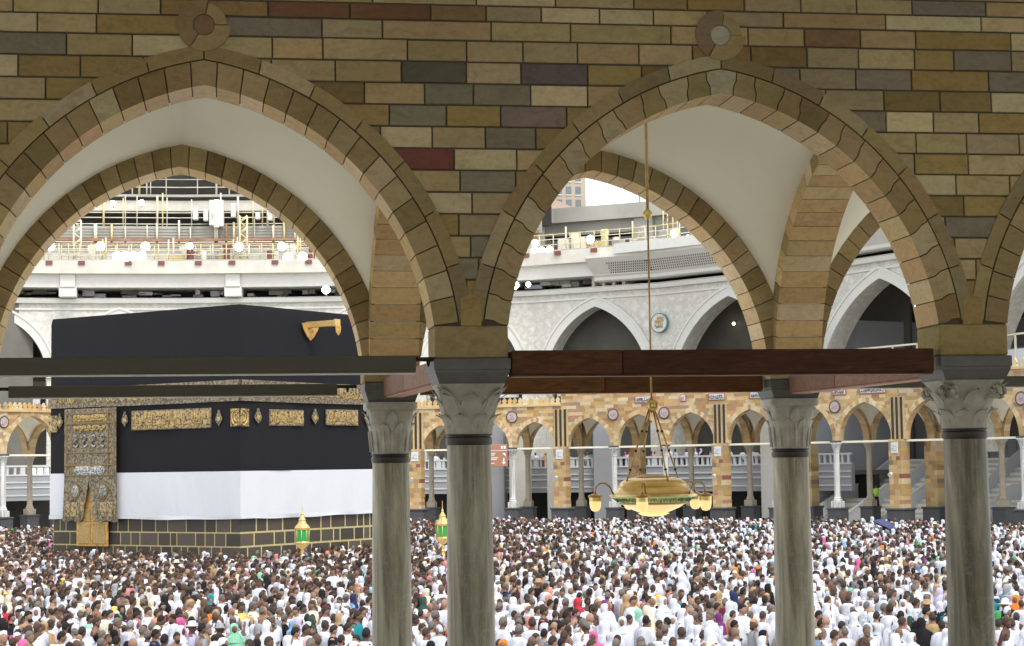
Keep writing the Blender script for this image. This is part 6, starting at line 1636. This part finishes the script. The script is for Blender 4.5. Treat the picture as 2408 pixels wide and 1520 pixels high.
# guard on the stairs, umbrella, sign, flag
def stair_h(P):
    d = P - so; ly = -math.sin(sa) * d.x + math.cos(sa) * d.y; k = min(ns, max(0, int(ly / run) + 1)); return rise * k if ly > 0 else 0
gpos = min((at(2061, 1196, so.y + .05 * k) for k in range(10, 160)), key=lambda P: abs(P.z - stair_h(P))); gd = dict(x=gpos.x, y=gpos.y, z=stair_h(gpos), look='shirt', rot=math.atan2(-gpos.x, gpos.y) + .6, s=1.0, c=dict(skin=SKINS[2], hair=HAIRS[0]), cn=dict(cloth='lime green', cloth2='black'), label='guard in a bright yellow-green vest standing on the staircase')
make_person(gd, 'person', 'person', None)
up_ = at(2082, 1238, 104.); um = thing('umbrella', 'open dark blue umbrella above the far crowd before the stairs', 'umbrella', (up_.x, up_.y, up_.z))
c_ = tuple(up_); mb = MB(lambda p: Vector(c_) + Matrix.Rotation(.45, 3, 'Y') @ Vector(p)); rs_ = []
for r, z in ((.02, .32), (.25, .29), (.5, .2), (.68, .06), (.75, -.06)):
    rs_.append([((r * (1 - .06 * (k % 2))) * math.cos(2 * math.pi * k / 16), (r * (1 - .06 * (k % 2))) * math.sin(2 * math.pi * k / 16), z) for k in range(16)])
mb.rings(rs_, None, True, True, False); mb.build('canopy', plain('umbrella_cloth', (.05, .06, .14), .7), um, False)
mb = MB(lambda p: Vector(c_) + Matrix.Rotation(.45, 3, 'Y') @ Vector(p)); mb.tube([(0, 0, .36), (0, 0, -.6)], .012, 6); mb.tube([(0, 0, -.6), (.03, 0, -.66), (.06, 0, -.6)], .014, 6); mb.build('shaft', 'black', um, True)
sp1 = at(1174, 1071, 136.5); sg = thing('hanging_sign', 'brown hanging direction sign with white lettering and arrows beside the thick column', 'sign', tuple(sp1))
ia = min(range(len(pts)), key=lambda k: abs(pts[k][2] - 1230)); sa2 = math.atan2(-nrm[ia].x, nrm[ia].y); T = frame(tuple(sp1), sa2)
mb = MB(T); mb.bevbox(-.78, .62, -.06, .06, -.82, .78, .02); mb.build('board', 'orange', sg)
mb = MB(T); mb.box(-.78, .62, -.075, -.058, .32, .36); mb.box(.16, .30, -.075, -.058, .46, .68); mb.box(.36, .52, -.075, -.058, .46, .68)
for z, w in ((.10, .45), (-.02, .3), (-.22, .6), (-.34, .5), (-.62, .3)):
    x = -.72
    while x < -.72 + w: mb.box(x, x + .07, -.075, -.058, z, z + .075); x += .095
mb.build('lettering', 'signwhite', sg)
mb = MB(T); mb.extrude([(.36, -.07, -.68), (.20, -.07, -.50), (.31, -.07, -.50), (.31, -.07, -.20), (.41, -.07, -.20), (.41, -.07, -.50), (.52, -.07, -.50)], (0, .02, 0)); mb.extrude([(.24, -.07, .16), (.50, -.07, .16), (.50, -.07, -.08)], (0, .02, 0)); mb.build('arrow', 'signwhite', sg)
mb = MB(T)
for x in (-.5, .4): mb.tube([(x, 0, .78), (x, 0, FS - .1 - sp1.z)], .02, 6)
mb.build('hanger', 'black', sg, True)

# ------------------------------------------------------------------ ground, light, sky
mb = MB(); mb.poly([(-900, 22, 0), (900, 22, 0), (900, 1500, 0), (-900, 1500, 0)]); mb.poly([(-900, -900, 0), (900, -900, 0), (900, 22, 0), (-900, 22, 0)])
tag(mb.build('courtyard', 'court'), 'pale marble paving of the courtyard', 'courtyard', kind='structure')
w = bpy.data.worlds.new('World'); scn.world = w; w.use_nodes = True; nt = w.node_tree; bg = nt.nodes['Background']
SUN_EL, SUN_AZ = R_(58), R_(150)                       # azimuth clockwise from straight ahead
sky = nt.nodes.new('ShaderNodeTexSky'); sky.sky_type = 'NISHITA'; sky.sun_disc = False; sky.sun_elevation = SUN_EL; sky.sun_rotation = SUN_AZ
sky.dust_density = 1; sky.air_density = 1; sky.ozone_density = 1
hs = nt.nodes.new('ShaderNodeHueSaturation'); hs.inputs['Saturation'].default_value = .3
nt.links.new(sky.outputs[0], hs.inputs['Color']); nt.links.new(mixc(nt, 'MIX', .45, hs.outputs[0], (3.2, 3.25, 3.35)), bg.inputs['Color']); bg.inputs['Strength'].default_value = .15     # thin bright overcast over the clear sky
sl = bpy.data.lights.new('sun', 'SUN'); sl.energy = 1.1; sl.angle = R_(20); sl.color = (1, .95, .87)
so_ = bpy.data.objects.new('sun', sl); COL.objects.link(so_)
dv = Vector((math.sin(SUN_AZ) * math.cos(SUN_EL), math.cos(SUN_AZ) * math.cos(SUN_EL), math.sin(SUN_EL)))
so_.rotation_euler = dv.to_track_quat('Z', 'Y').to_euler(); so_.location = (0, 60, 80)
scn.view_settings.view_transform = 'Standard'; scn.view_settings.look = 'None'; scn.view_settings.gamma = 1; scn.view_settings.exposure = 1.4
scn.render.engine = 'CYCLES'; cy = scn.cycles; cy.max_bounces = 9; cy.diffuse_bounces = 6; cy.glossy_bounces = 3; cy.transmission_bounces = 4; cy.caustics_reflective = False; cy.caustics_refractive = False
cy.use_denoising = True; cy.sample_clamp_indirect = 6
try: cy.denoiser = 'OPENIMAGEDENOISE'
except Exception: pass
